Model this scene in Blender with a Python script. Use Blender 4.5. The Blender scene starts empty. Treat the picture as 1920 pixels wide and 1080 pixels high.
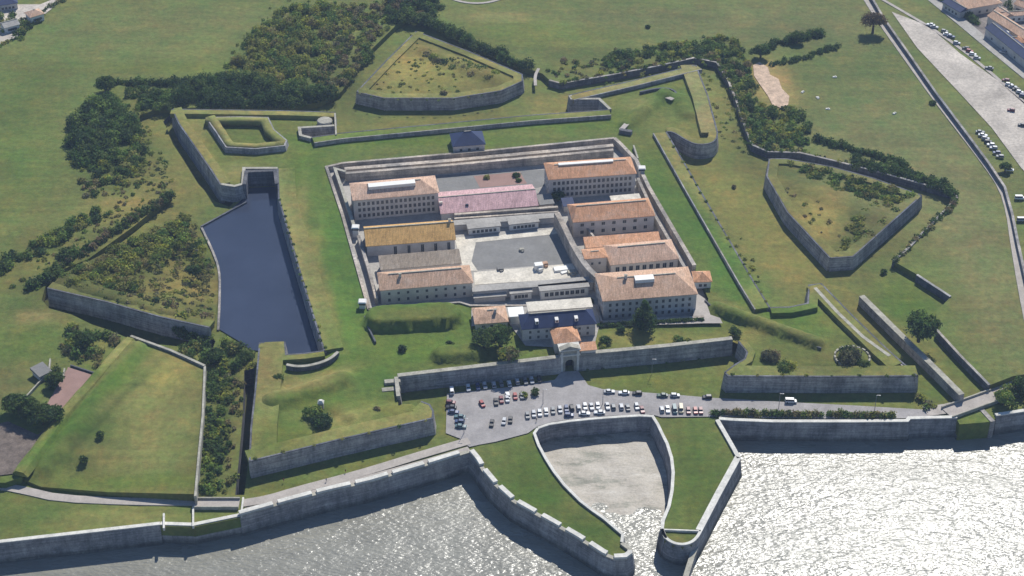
import bpy, math, random
import numpy as np
from mathutils import Vector
from mathutils.geometry import delaunay_2d_cdt
S = bpy.context.scene
COL = S.collection
random.seed(7); RNG = np.random.default_rng(7)
R = math.radians

# ---------------------------------------------------------------- camera
FPX, PITCH, CAMH = 3400.0, R(35.4), 469.0
cd = bpy.data.cameras.new('camera'); cam = bpy.data.objects.new('camera', cd); COL.objects.link(cam)
cam.location = (0, 0, CAMH); cam.rotation_euler = (math.pi/2 - PITCH, 0, 0)
cd.sensor_width = 36; cd.lens = 36*FPX/1920; cd.clip_start = 5; cd.clip_end = 30000
S.camera = cam
S.render.resolution_x, S.render.resolution_y = 1024, 576
# ---------------------------------------------------------------- sky, sun, exposure
SUN_EL, SUN_AZ = R(47), R(18)          # azimuth measured from the view heading (+Y) towards +X
w = bpy.data.worlds.new('World'); S.world = w; w.use_nodes = True
nt = w.node_tree; nt.nodes.clear()
sky = nt.nodes.new('ShaderNodeTexSky'); sky.sky_type = 'NISHITA'; sky.sun_disc = False
sky.sun_elevation = SUN_EL; sky.sun_rotation = SUN_AZ; sky.air_density = 1.0; sky.dust_density = 0.0; sky.ozone_density = 7.0
bg = nt.nodes.new('ShaderNodeBackground'); bg.inputs[1].default_value = 0.092
wo = nt.nodes.new('ShaderNodeOutputWorld')
nt.links.new(sky.outputs[0], bg.inputs[0]); nt.links.new(bg.outputs[0], wo.inputs[0])
sd = bpy.data.lights.new('sun', 'SUN'); sd.energy = 4.6; sd.angle = R(0.5); sd.color = (1, .965, .89)
so = bpy.data.objects.new('sun', sd); COL.objects.link(so)
so.rotation_euler = (math.pi/2 - SUN_EL, 0, math.pi - SUN_AZ)
S.view_settings.view_transform = 'Standard'; S.view_settings.look = 'None'
S.view_settings.gamma = 1; S.view_settings.use_curve_mapping = False
S.view_settings.exposure = 0.2

# ---------------------------------------------------------------- surveying: photo position + height -> place
cP, sP = math.cos(PITCH), math.sin(PITCH)
def G(u, v, z=0.0):
    a, b = u-960.0, 540.0-v
    t = (CAMH-z)/(FPX*sP - b*cP)
    return (a*t, (FPX*cP + b*sP)*t, z)
def scale_at(v): return (FPX*sP - (540-v)*cP)/CAMH       # pixels per metre
def XY(pts, z): return [G(p[0], p[1], z)[:2] for p in pts]

# ---------------------------------------------------------------- materials
def newmat(name):
    m = bpy.data.materials.new(name); m.use_nodes = True
    n = m.node_tree.nodes; b = n['Principled BSDF']
    b.inputs['Roughness'].default_value = .9; b.inputs['Specular IOR Level'].default_value = .25
    return m, n, m.node_tree.links, b
def noise(n, l, vec, scale, detail=4, rough=.6):
    t = n.new('ShaderNodeTexNoise'); t.inputs['Scale'].default_value = scale
    t.inputs['Detail'].default_value = detail; t.inputs['Roughness'].default_value = rough
    if vec: l.new(vec, t.inputs['Vector'])
    return t.outputs['Fac']
def ramp(n, l, fac, stops):
    r = n.new('ShaderNodeValToRGB'); e = r.color_ramp.elements
    while len(e) < len(stops): e.new(.5)
    for k, (p, c) in enumerate(stops):
        e[k].position = p; e[k].color = tuple(c)+(1,) if hasattr(c, '__len__') else (c, c, c, 1)
    l.new(fac, r.inputs[0]); return r.outputs[0]
def mult(n, l, a, b, f=1.0):
    m = n.new('ShaderNodeMix'); m.data_type = 'RGBA'; m.blend_type = 'MULTIPLY'; m.inputs[0].default_value = f
    l.new(a, m.inputs[6]); l.new(b, m.inputs[7]); return m.outputs[2]
def bump(n, l, h, b, strength, dist):
    u = n.new('ShaderNodeBump'); u.inputs['Strength'].default_value = strength; u.inputs['Distance'].default_value = dist
    l.new(h, u.inputs['Height']); l.new(u.outputs[0], b.inputs['Normal'])
def mapped(n, l, out, scale, rot=0):
    m = n.new('ShaderNodeMapping'); m.inputs['Scale'].default_value = scale; m.inputs['Rotation'].default_value[2] = rot
    l.new(out, m.inputs[0]); return m.outputs[0]

def tint_mat(name, lo=.84, hi=1.2, bs=.5, bd=.6, streak=.10):
    m, n, l, b = newmat(name)
    at = n.new('ShaderNodeAttribute'); at.attribute_name = 'tint'
    g = n.new('ShaderNodeNewGeometry').outputs['Position']
    a = ramp(n, l, noise(n, l, g, .022, 5, .65), [(.3, lo), (.7, hi)])
    c = ramp(n, l, noise(n, l, g, .35, 5, .7), [(.3, .74), (.72, 1.28)])
    st = ramp(n, l, noise(n, l, mapped(n, l, g, (.03, .22, .1), .5), 1, 4, .6), [(.35, 1-streak), (.65, 1+streak*.7)])
    hue = ramp(n, l, noise(n, l, g, .06, 5, .75), [(.32, (1.16, .96, .95)), (.68, (.88, 1.04, .92))])
    o = mult(n, l, mult(n, l, mult(n, l, mult(n, l, at.outputs['Color'], a), c), st), hue)
    p_ = ramp(n, l, noise(n, l, g, .11, 6, .8), [(.36, (.86, .97, .85)), (.52, (1, 1, 1)), (.66, (1.3, 1.12, 1.1))])
    o = mult(n, l, o, p_)
    l.new(o, b.inputs['Base Color'])
    bump(n, l, noise(n, l, g, .6, 6, .75), b, bs, bd)
    return m
M = {}
M['grass'] = tint_mat('grass_turf')
M['leaf'] = None
def leaf_mat():
    m, n, l, b = newmat('leaf_clumps')
    at = n.new('ShaderNodeAttribute'); at.attribute_name = 'tint'
    g = n.new('ShaderNodeNewGeometry').outputs['Position']
    c = ramp(n, l, noise(n, l, g, .9, 3), [(.3, .65), (.7, 1.35)])
    k = mult(n, l, at.outputs['Color'], c); l.new(k, b.inputs['Base Color'])
    tr = n.new('ShaderNodeBsdfTranslucent'); l.new(k, tr.inputs['Color']); ms = n.new('ShaderNodeMixShader'); ms.inputs[0].default_value = .45
    l.new(b.outputs[0], ms.inputs[1]); l.new(tr.outputs[0], ms.inputs[2]); l.new(ms.outputs[0], n['Material Output'].inputs['Surface'])
    return m
M['leaf'] = leaf_mat()
def flat(name, col, rough=.85, var=.25, sc=.5, spec=.25, metal=0, bs=0.0, fine=2.5):
    m, n, l, b = newmat(name)
    g = n.new('ShaderNodeNewGeometry').outputs['Position']
    rgb = n.new('ShaderNodeRGB'); rgb.outputs[0].default_value = tuple(col)+(1,)
    a = ramp(n, l, noise(n, l, g, sc, 5, .65), [(.3, 1-var), (.7, 1+var)])
    c = ramp(n, l, noise(n, l, g, fine, 3, .6), [(.3, 1-var*.6), (.7, 1+var*.6)])
    l.new(mult(n, l, mult(n, l, rgb.outputs[0], a), c), b.inputs['Base Color'])
    b.inputs['Roughness'].default_value = rough; b.inputs['Specular IOR Level'].default_value = spec; b.inputs['Metallic'].default_value = metal
    if bs: bump(n, l, noise(n, l, g, fine*.5, 5, .7), b, bs, .2)
    return m
def stone(name, col, course=.45, dark=.45):
    m, n, l, b = newmat(name)
    g = n.new('ShaderNodeNewGeometry').outputs['Position']
    rgb = n.new('ShaderNodeRGB'); rgb.outputs[0].default_value = tuple(col)+(1,)
    a = mult(n, l, ramp(n, l, noise(n, l, g, .12, 6, .75), [(.32, .58), (.68, 1.32)]), ramp(n, l, noise(n, l, g, .03, 4, .6), [(.35, (.82, .86, .88)), (.65, (1.18, 1.12, 1.0))]))
    v = ramp(n, l, noise(n, l, mapped(n, l, g, (.5, .5, .06)), 1, 5, .7), [(.35, .6+dark*.3), (.6, 1.1)])
    h = ramp(n, l, noise(n, l, mapped(n, l, g, (.05, .05, 1.6)), 1, 3, .6), [(.35, .72), (.65, 1.2)])
    f = ramp(n, l, noise(n, l, g, 1.4, 4, .7), [(.3, .75), (.7, 1.25)])
    o = mult(n, l, mult(n, l, mult(n, l, mult(n, l, rgb.outputs[0], a), v), h), f)
    l.new(o, b.inputs['Base Color'])
    bump(n, l, noise(n, l, g, 1.2, 5, .7), b, .6, .3)
    return m
M['stone'] = stone('weathered_limestone', (.35, .33, .325))
M['sea_stone'] = stone('tide_stained_limestone', (.30, .29, .295))
def tide(m):
    n, l = m.node_tree.nodes, m.node_tree.links; b = n['Principled BSDF']; src = b.inputs['Base Color'].links[0].from_socket
    g = n.new('ShaderNodeNewGeometry').outputs['Position']; s = n.new('ShaderNodeSeparateXYZ'); l.new(g, s.inputs[0])
    a = n.new('ShaderNodeMath'); a.operation = 'MULTIPLY_ADD'; l.new(noise(n, l, g, .25, 4), a.inputs[0]); a.inputs[1].default_value = 2.5; l.new(s.outputs[2], a.inputs[2])
    mr = n.new('ShaderNodeMapRange'); mr.inputs[1].default_value = -6.2; mr.inputs[2].default_value = -4.2; l.new(a.outputs[0], mr.inputs[0])
    l.new(mult(n, l, src, ramp(n, l, mr.outputs[0], [(0, (.40, .42, .40)), (1, (1, 1, 1))])), b.inputs['Base Color'])
tide(M['sea_stone'])
M['stone_warm'] = stone('warm_prison_stone', (.44, .39, .35))
M['stone_dark'] = stone('dark_limestone', (.14, .145, .17), dark=.35)  # darker, bluer limestone; at the moat head it stands in for shade
M['coping'] = flat('pale_coping_stone', (.36, .34, .28), var=.3, sc=.25, fine=1.2)
M['coping2'] = flat('pale_quay_coping', (.62, .60, .54), var=.2, sc=.25, fine=1.2)  # lighter stone than the fort copings
M['asphalt'] = flat('worn_car_park_asphalt', (.32, .30, .29), var=.2, sc=.12, fine=1.5)
M['path'] = flat('pale_gravel_path', (.40, .36, .32), var=.16, sc=.2, fine=1.4)
M['sand'] = flat('dry_sandy_ground', (.47, .42, .36), var=.3, sc=.05, fine=.8)
M['yard'] = flat('pale_concrete_yard', (.36, .34, .31), var=.2, sc=.1, fine=.8)
M['yard_white'] = flat('pale_limestone_rubble', (.62, .57, .48), var=.25, sc=.2, fine=1.0)
M['yard_dark'] = flat('worn_grey_court', (.215, .21, .20), var=.14, sc=.12, fine=.9)
M['red_court'] = flat('brick_red_ground', (.30, .19, .16), var=.12, sc=.15)
M['render'] = flat('cream_rendered_wall', (.64, .58, .51), var=.16, sc=.2)
M['render_grey'] = flat('grey_rendered_wall', (.54, .51, .48), var=.18, sc=.2)
M['white'] = flat('white_painted_wall', (.74, .72, .68), var=.07, sc=.3)
M['glass'] = flat('dark_window_glass', (.03, .035, .045), rough=.15, var=.1, spec=.5)
M['frame'] = flat('pale_window_surround', (.5, .47, .42), var=.08)
M['slate'] = flat('blue_slate_roof', (.022, .038, .10), rough=.75, var=.2, sc=.4, spec=.4)
M['trunk'] = flat('bark', (.10, .075, .055), var=.2)
M['metal'] = flat('grey_metal', (.3, .3, .32), rough=.5, var=.05, metal=.4)
M['tyre'] = flat('black_tyre', (.02, .02, .02), var=.05)
M['skylight'] = flat('white_roof_sheet', (.78, .77, .72), rough=.5, var=.05)
def tiles(name, col, lich=(.45, .42, .38), amt=.35):
    m, n, l, b = newmat(name)
    g = n.new('ShaderNodeNewGeometry').outputs['Position']
    f = noise(n, l, g, .16, 6, .75)
    base = ramp(n, l, f, [(.3, tuple(x*.72 for x in col)), (.5, col), (.72, tuple(col[i]*(1-amt)+lich[i]*amt for i in range(3)))])
    c = ramp(n, l, noise(n, l, mapped(n, l, g, (1.6, .25, .25), -.18), 1, 4, .7), [(.32, .72), (.68, 1.25)])
    d = ramp(n, l, noise(n, l, g, 1.7, 3, .7), [(.3, .75), (.7, 1.25)])
    l.new(mult(n, l, mult(n, l, base, c), d), b.inputs['Base Color'])
    bump(n, l, noise(n, l, mapped(n, l, g, (3, .3, .3), -.18), 1, 2), b, .4, .15)
    return m
M['tile_pink'] = tiles('faded_pink_roof_sheets', (.56, .36, .36), (.5, .33, .31))
M['tile_orange'] = tiles('orange_roof_tiles', (.60, .32, .18))
M['tile_ochre'] = tiles('ochre_roof_tiles', (.60, .36, .13), (.5, .36, .2))
M['tile_dim'] = tiles('grey_brown_old_tiles', (.27, .22, .17), (.3, .28, .25))
M['tile_brown'] = tiles('brown_weathered_tiles', (.56, .36, .24))
M['tile_pale'] = tiles('pale_pinkish_tiles', (.62, .41, .29))

def water_mat(name, base, rough, s1, strength, dist, stretch=(1, 1, 1), rot=0.0, spec=.5, det=4):
    m, n, l, b = newmat(name)
    g = n.new('ShaderNodeNewGeometry').outputs['Position']
    mp = mapped(n, l, g, stretch, rot)
    c = ramp(n, l, noise(n, l, mp, s1*.12, 5, .6), [(.3, tuple(x*.85 for x in base)), (.7, tuple(x*1.15 for x in base))])
    l.new(c, b.inputs['Base Color'])
    b.inputs['Roughness'].default_value = rough; b.inputs['Specular IOR Level'].default_value = spec; b.inputs['IOR'].default_value = 1.33
    h1 = noise(n, l, mp, s1, det, .5); h2 = noise(n, l, mp, s1*.23, 2, .5)
    ad = n.new('ShaderNodeMath'); ad.operation = 'MULTIPLY_ADD'; ad.inputs[1].default_value = 1.5
    l.new(h2, ad.inputs[0]); l.new(h1, ad.inputs[2])
    pt = noise(n, l, mapped(n, l, g, (.012, .03, 1), rot), 1, 4, .6)
    mr = n.new('ShaderNodeMapRange'); mr.inputs[1].default_value = .3; mr.inputs[2].default_value = .7; mr.inputs[3].default_value = rough*.72; mr.inputs[4].default_value = rough*1.25
    l.new(pt, mr.inputs[0]); l.new(mr.outputs[0], b.inputs['Roughness'])
    bump(n, l, ad.outputs[0], b, strength, dist)
    return m
M['sea'] = water_mat('sun_glittered_sea', (.235, .228, .19), .30, .44, 1.0, .40, (1, 2.2, 1), .5, spec=.9, det=2.0)
M['pond'] = water_mat('calm_moat_water', (.042, .054, .088), .11, .25, .10, .3)

# ---------------------------------------------------------------- object helpers
def obj(name, verts, faces, mat, parent=None, smooth=False, tints=None):
    me = bpy.data.meshes.new(name)
    me.from_pydata([tuple(v) for v in verts], [], [tuple(f) for f in faces]); me.update()
    if mat: me.materials.append(mat)
    o = bpy.data.objects.new(name, me); COL.objects.link(o)
    if parent: o.parent = parent
    if smooth: me.shade_smooth()
    if tints is not None:
        a = me.color_attributes.new('tint', 'FLOAT_COLOR', 'POINT')
        t = np.ones((len(me.vertices), 4), dtype=np.float32); t[:, :3] = tints
        a.data.foreach_set('color', t.ravel())
    return o
def tag(o, label=None, cat=None, group=None, kind=None):
    if label: o['label'] = label
    if cat: o['category'] = cat
    if group: o['group'] = group
    if kind: o['kind'] = kind
    return o
def thing(name, loc, label, cat, group=None, rz=0):
    o = bpy.data.objects.new(name, None); COL.objects.link(o); o.location = loc; o.rotation_euler = (0, 0, rz)
    o.empty_display_size = 1
    return tag(o, label, cat, group)
def local(pts, par):                       # world -> coordinates of an unrotated parent
    if par is None: return pts
    x, y, z = par.location
    return [(p[0]-x, p[1]-y, p[2]-z) for p in pts]
class MB:
    def __init__(s): s.v = []; s.f = []
    def box(s, c, d, rz=0, taper=1.0):
        k = len(s.v); ca, sa = math.cos(rz), math.sin(rz)
        for dz in (-1, 1):
            q = taper if dz > 0 else 1
            for dx, dy in ((-1, -1), (1, -1), (1, 1), (-1, 1)):
                x, y = dx*d[0]/2*q, dy*d[1]/2*q
                s.v.append((c[0]+ca*x-sa*y, c[1]+sa*x+ca*y, c[2]+dz*d[2]/2))
        s.f += [(k, k+3, k+2, k+1), (k+4, k+5, k+6, k+7)] + [(k+i, k+(i+1) % 4, k+4+(i+1) % 4, k+4+i) for i in range(4)]
        return s
    def cyl(s, c, r0, r1, h, n=8):
        k = len(s.v)
        for j, (r, z) in enumerate(((r0, 0), (r1, h))):
            for i in range(n):
                a = 2*math.pi*i/n; s.v.append((c[0]+r*math.cos(a), c[1]+r*math.sin(a), c[2]+z))
        s.f += [(k+i, k+(i+1) % n, k+n+(i+1) % n, k+n+i) for i in range(n)] + [tuple(k+n+i for i in range(n)), tuple(k+n-1-i for i in range(n))]
        return s
    def prism(s, pts, z0, z1):
        k = len(s.v); n = len(pts)
        s.v += [(p[0], p[1], z0) for p in pts] + [(p[0], p[1], z1) for p in pts]
        s.f += [tuple(k+n-1-i for i in range(n)), tuple(k+n+i for i in range(n))] + [(k+i, k+(i+1) % n, k+n+(i+1) % n, k+n+i) for i in range(n)]
        return s
    def put(s, name, mat, parent=None, smooth=False): return obj(name, s.v, s.f, mat, parent, smooth)

def smooth_path(pts, it=2):
    for _ in range(it):
        q = [pts[0]]
        for a, b in zip(pts, pts[1:]):
            q.append(tuple(a[i]*.75+b[i]*.25 for i in range(len(a)))); q.append(tuple(a[i]*.25+b[i]*.75 for i in range(len(a))))
        q.append(pts[-1]); pts = q
    return pts
def resample(path, step):
    out = []
    for a, b in zip(path, path[1:]):
        L = math.dist(a[:2], b[:2]); k = max(1, int(L/step))
        for i in range(k): out.append(tuple(a[j]+(b[j]-a[j])*i/k for j in range(len(a))))
    out.append(path[-1]); return out
def offsets(path, closed=False):
    n = len(path); res = []
    for i in range(n):
        p = path[i]
        a = path[i-1] if (i > 0 or closed) else None; b = path[(i+1) % n] if (i < n-1 or closed) else None
        def nrm(u, v):
            dx, dy = v[0]-u[0], v[1]-u[1]; L = math.hypot(dx, dy) or 1; return (-dy/L, dx/L)
        if a is None: m = nrm(p, b)
        elif b is None: m = nrm(a, p)
        else:
            n1, n2 = nrm(a, p), nrm(p, b); m = (n1[0]+n2[0], n1[1]+n2[1]); L2 = m[0]**2+m[1]**2
            k = 2/max(L2, .5); m = (m[0]*k, m[1]*k)
        res.append(m)
    return res
def sweep_mesh(path, section, closed=False, jit=0, zabs=True):
    """path: [(x,y)] or [(x,y,z)]; section: [(offset to the left, z)] closed profile"""
    nm = offsets(path, closed); V = []; F = []; m = len(section); n = len(path)
    for i, p in enumerate(path):
        z0 = p[2] if len(p) > 2 else 0
        for (o, z) in section:
            j = random.uniform(-jit, jit) if jit else 0
            V.append((p[0]+nm[i][0]*(o+j), p[1]+nm[i][1]*(o+j), z0+z+(j*.5 if jit else 0)))
    for i in range(n if closed else n-1):
        a, b = i*m, ((i+1) % n)*m
        for k in range(m):
            k2 = (k+1) % m; F.append((a+k, a+k2, b+k2, b+k))
    if not closed: F += [tuple(range(m-1, -1, -1)), tuple((n-1)*m+k for k in range(m))]
    return V, F

# ---------------------------------------------------------------- ground tints (growth differences: dry, lush, bare; plus a dark slope line)
FIELD = (.145, .168, .078); GREEN = (.105, .165, .035); LUSH = (.092, .165, .042); DRY = (.25, .21, .11)
STRAW = (.33, .265, .13); OLIVE = (.13, .13, .055); BARE = (.34, .26, .19); PALE = (.25, .24, .14); DARKG = (.06, .085, .03)
TINTS = []
def tint(px, py, rx, ry, col, a=1.0, ang=0):
    x, y, _ = G(px, py, 4); s = scale_at(py); ky = s*.6
    TINTS.append((x, y, rx/s, ry/ky, col, a, ang))
def tints_for(V, base):
    V = np.asarray(V, float); c = np.tile(np.array(base, float), (len(V), 1))
    for (x, y, rx, ry, col, a, ang) in TINTS:
        dx, dy = V[:, 0]-x, V[:, 1]-y
        ca, sa = math.cos(ang), math.sin(ang)
        u, v = (dx*ca+dy*sa)/rx, (-dx*sa+dy*ca)/ry
        wv = a*np.exp(-(u*u+v*v)**1.5)[:, None]
        c = c*(1-wv)+np.array(col)*wv
    return c*np.array([.83, .86, .46])
MOUNDS = {}      # terrain name -> list of (polyline xy, height, half width, flat half width)
def seg_dist(P, line):
    d = np.full(len(P), 1e9)
    for a, b in zip(line, line[1:]):
        a = np.array(a[:2]); b = np.array(b[:2]); ab = b-a; t = np.clip(((P-a)@ab)/max(ab@ab, 1e-9), 0, 1)
        d = np.minimum(d, np.linalg.norm(P-(a+t[:, None]*ab), axis=1))
    return d
def in_poly(P, poly):
    x, y = P[:, 0], P[:, 1]; ins = np.zeros(len(P), bool); n = len(poly)
    for i in range(n):
        x1, y1 = poly[i][:2]; x2, y2 = poly[(i+1) % n][:2]
        if y1 == y2: continue
        c = ((y1 > y) != (y2 > y)) & (x < (x2-x1)*(y-y1)/(y2-y1)+x1); ins ^= c
    return ins
def area(p): return sum(p[i][0]*p[(i+1) % len(p)][1]-p[(i+1) % len(p)][0]*p[i][1] for i in range(len(p)))/2
def terrain(name, outline, base, step=4.0, mounds=(), holes=(), mat=None, skirt=None, limit=None, rough=.25):
    """outline: world (x,y,z) boundary; inside filled by a triangulated sheet; skirt: drop the edge to this z"""
    if area(outline) < 0: outline = outline[::-1]
    ol = resample(outline+[outline[0]], step*1.5)[:-1] if limit is None else outline
    if limit is not None: ol = outline
    pts = [(p[0], p[1]) for p in ol]; zs = [p[2] for p in ol]; edges = [(i, (i+1) % len(ol)) for i in range(len(ol))]
    faces = [list(range(len(ol)))]
    lo = np.min(np.array(pts), 0); hi = np.max(np.array(pts), 0)
    if limit: lo = np.maximum(lo, limit[0]); hi = np.minimum(hi, limit[1])
    gx, gy = np.meshgrid(np.arange(lo[0], hi[0], step), np.arange(lo[1], hi[1], step))
    P = np.c_[gx.ravel(), gy.ravel()]; P += RNG.uniform(-.3*step, .3*step, P.shape)
    P = P[in_poly(P, pts)]; P = P[seg_dist(P, pts+[pts[0]]) > step*.4]
    for h in holes:
        P = P[~in_poly(P, h)]; P = P[seg_dist(P, list(h)+[h[0]]) > step*.4]
    B = np.array(pts); Z = np.array(zs)
    if Z.max()-Z.min() > .01:
        zz = np.zeros(len(P))
        for k in range(0, len(P), 2000):
            d = np.linalg.norm(P[k:k+2000, None, :]-B[None], axis=2)+.01; wt = d**-2.2
            zz[k:k+2000] = (wt@Z)/wt.sum(1)
    else: zz = np.full(len(P), Z[0])
    zz = zz + RNG.normal(0, rough*.12*step/3, len(P))
    ed = np.minimum(seg_dist(P, pts+[pts[0]])/6, 1) if len(P) else 0
    for (line, h, wd, fl) in mounds:
        if len(line) == 1: line = [line[0], line[0]]
        d = seg_dist(P, line); t = np.clip((d-fl)/wd, 0, 1); zz += h*(1-(3*t*t-2*t**3))
    hz = Z[0]
    allp = pts+[tuple(p) for p in P]; allz = list(zs)+list(zz)
    for h in holes:
        k = len(allp); allp += [q[:2] for q in h]; allz += [q[2] if len(q) > 2 else hz for q in h]
        edges += [(k+i, k+(i+1) % len(h)) for i in range(len(h))]
    vo, eo, fo, ov, oe, of = delaunay_2d_cdt([Vector(p) for p in allp], edges, [], 1 if not holes else 2, 1e-4)
    tv = []
    for i, v in enumerate(vo):
        z = allz[ov[i][0]] if ov[i] else float(np.mean(Z)); tv.append((v.x, v.y, z))
    fs = [tuple(f) for f in fo]
    C = np.array([np.mean([tv[j][:2] for j in f], axis=0) for f in fs])
    keep = in_poly(C, pts)
    for h in holes: keep &= ~in_poly(C, h)
    fs = [f for f, k in zip(fs, keep) if k]
    fs = [f if area([tv[i] for i in f]) > 0 else f[::-1] for f in fs]
    if skirt is not None:
        k = len(tv); tv += [(p[0], p[1], skirt) for p in ol]
        # the first len(ol) input points keep their place in the output
        inv = {}
        for i, o_ in enumerate(ov):
            for q in o_: inv.setdefault(q, i)
        n = len(ol); tv += [tv[inv[i]] for i in range(n)]; nsk = n; fs += [(k+n+i, k+i, k+(i+1) % n, k+n+(i+1) % n) for i in range(n)]
    o = obj(name, tv, fs, mat or M['grass'], None, False, tints_for(tv, base) if mat is None else None)
    sm = [True]*len(fs)
    if skirt is not None: sm[-len(ol):] = [False]*len(ol)
    o.data.polygons.foreach_set('use_smooth', sm)
    return tag(o, kind='structure')
def W3(pts, z): return [G(p[0], p[1], (p[2] if len(p) > 2 else z)) for p in pts]
# ---------------------------------------------------------------- thin summer haze over the whole place
hz = MB().box((0, 900, 235), (9000, 7000, 500)); ho = hz.put('haze', None); ho['kind'] = 'stuff'
hm = bpy.data.materials.new('haze'); hm.use_nodes = True; hn = hm.node_tree.nodes; hn.remove(hn['Principled BSDF'])
pv = hn.new('ShaderNodeVolumePrincipled'); pv.inputs['Color'].default_value = (.55, .70, 1.0, 1); pv.inputs['Density'].default_value = .0001; pv.inputs['Anisotropy'].default_value = .2
hm.node_tree.links.new(pv.outputs[0], hn['Material Output'].inputs['Volume']); ho.data.materials.clear(); ho.data.materials.append(hm)
# ---------------------------------------------------------------- sea and land
ZS = -8.5
tag(obj('sea', [(-6000, -3000, ZS), (6000, -3000, ZS), (6000, 9000, ZS), (-6000, 9000, ZS)], [(0, 1, 2, 3)], M['sea']), kind='structure')

# growth differences over the ground
for a in [(60,420,120,60,(.14,.15,.075),.7),(250,60,200,60,(.15,.165,.085),.8),(120,250,130,45,(.165,.16,.1),.6),(420,30,140,30,(.15,.155,.09),.6),
          (40,200,60,140,(.105,.15,.05),.7),(330,125,160,14,(.13,.165,.05),.8),(120,90,110,50,(.12,.16,.065),.6),
          (1000,60,120,40,(.145,.17,.06),.7),(1250,40,240,40,(.15,.155,.1),.8),(1420,60,200,50,(.13,.14,.085),.8),(1560,120,120,60,(.115,.14,.065),.7),
          (1700,260,120,90,(.14,.15,.08),.8),(1840,450,70,130,(.13,.14,.075),.8),(1840,620,90,70,(.15,.16,.085),.6),(1560,230,80,60,(.12,.145,.065),.6),
          (1700,560,60,50,(.10,.165,.035),.9),(1450,155,38,50,(.42,.29,.19),1.0),(1435,130,25,22,(.40,.29,.2),.9),
          (930,30,70,16,BARE,.5),(1040,190,60,25,DRY,.7),(850,220,170,22,OLIVE,.8),(1400,270,50,120,OLIVE,.7),(1370,420,60,70,(.15,.155,.075),.7),(1350,200,30,70,DRY,.5),
          (1480,470,60,70,(.16,.155,.08),.7),(1650,440,90,50,OLIVE,.8),(1570,560,50,30,OLIVE,.6),
          (780,130,90,40,STRAW,.8),(830,160,100,25,(.2,.19,.08),.6),(720,155,40,30,DRY,.7),(880,95,60,22,OLIVE,.8),
          (300,330,90,60,DRY,.7),(230,390,90,35,DRY,.8),(70,480,90,60,OLIVE,.6),(220,300,60,70,DARKG,.7),(250,220,50,40,OLIVE,.8),
          (330,540,80,50,DRY,.9),(240,500,80,50,OLIVE,.8),(160,520,70,30,DARKG,.6),(370,600,30,40,OLIVE,.8),(380,460,30,40,OLIVE,.9),
          (70,590,40,14,BARE,.9),(60,640,60,40,(.105,.16,.05),.8),(40,720,70,40,(.17,.16,.10),.7),(200,570,200,20,DARKG,.4),
          (200,710,110,22,LUSH,.9),(150,800,120,22,(.08,.14,.035),.9),(290,780,80,110,PALE,.8),(320,700,60,30,STRAW,.4),(90,860,60,30,(.1,.14,.045),.7),(260,900,200,14,GREEN,.6),
          (60,960,120,30,(.1,.135,.05),.7),(220,965,120,25,PALE,.7),(410,760,22,140,DARKG,.8),(435,820,16,120,(.2,.17,.1),.5),
          (375,235,30,60,PALE,.7),(445,330,40,20,PALE,.9),(450,300,40,14,OLIVE,.6),
          (645,560,45,160,LUSH,.95),(575,330,40,60,GREEN,.9),(560,420,16,90,PALE,.8),(610,600,14,60,PALE,.7),(590,500,12,80,PALE,.7),(630,440,18,60,GREEN,.9),
          (700,700,60,45,LUSH,.95),(780,660,80,30,GREEN,.7),(640,690,50,16,GREEN,.8),(505,700,28,80,(.23,.20,.12),.9),(570,725,70,18,(.21,.185,.11),.9),(640,790,80,25,PALE,.8),
          (520,830,60,40,(.13,.16,.05),.8),(730,775,60,16,(.2,.19,.08),.9),(600,760,70,18,GREEN,.5),
          (760,270,200,14,GREEN,.9),(1000,240,160,12,GREEN,.9),(1230,320,26,60,LUSH,.95),(1300,430,30,60,LUSH,.95),(1370,530,40,50,LUSH,.95),(1260,380,26,50,GREEN,.9),
          (1240,195,60,30,LUSH,.8),(1160,230,50,25,GREEN,.8),(1190,200,30,18,PALE,.7),(1320,170,20,50,PALE,.5),
          (1460,600,60,25,GREEN,.9),(1520,600,60,30,LUSH,.7),(1500,670,120,25,(.16,.165,.07),.8),(1660,640,60,50,OLIVE,.6),(1600,700,120,20,OLIVE,.7),
          (1250,640,120,14,(.2,.19,.09),.9),(1180,640,60,20,DRY,.8),(1400,640,40,22,DRY,.6),(1000,655,50,10,(.12,.17,.05),.8),(880,630,50,40,(.11,.16,.045),.8),
          (1240,705,120,22,(.15,.165,.055),.9),(1560,580,30,50,DRY,.4),(1550,380,90,60,OLIVE,.8),(1545,400,50,45,STRAW,.8),(1530,440,40,30,STRAW,.6),(1610,430,50,40,DARKG,.4),(1500,330,60,25,DARKG,.5),
          (1000,900,70,90,(.085,.135,.035),1),(1100,990,60,40,(.085,.13,.035),1),(1310,880,60,110,(.095,.135,.04),1),(1275,1008,40,16,(.16,.15,.08),1),
          (700,860,120,14,(.15,.155,.06),.8),(560,905,60,14,(.13,.155,.05),.9),(1560,775,160,8,OLIVE,.8),(1760,700,60,40,(.13,.155,.05),.7),(1830,780,30,12,GREEN,.8),
          (850,760,30,30,(.16,.17,.05),.9),(1450,230,60,30,DARKG,.5),(1120,100,120,20,DARKG,.5),(1350,100,60,30,DARKG,.6),(1060,123,35,14,(.15,.16,.06),.9),
          (640,170,60,40,OLIVE,.8),(650,130,60,60,DARKG,.5),(540,100,90,80,DARKG,.5),(700,90,30,40,OLIVE,.6)]:
    tint(*a)
DT = (.235, .205, .10)
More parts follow.
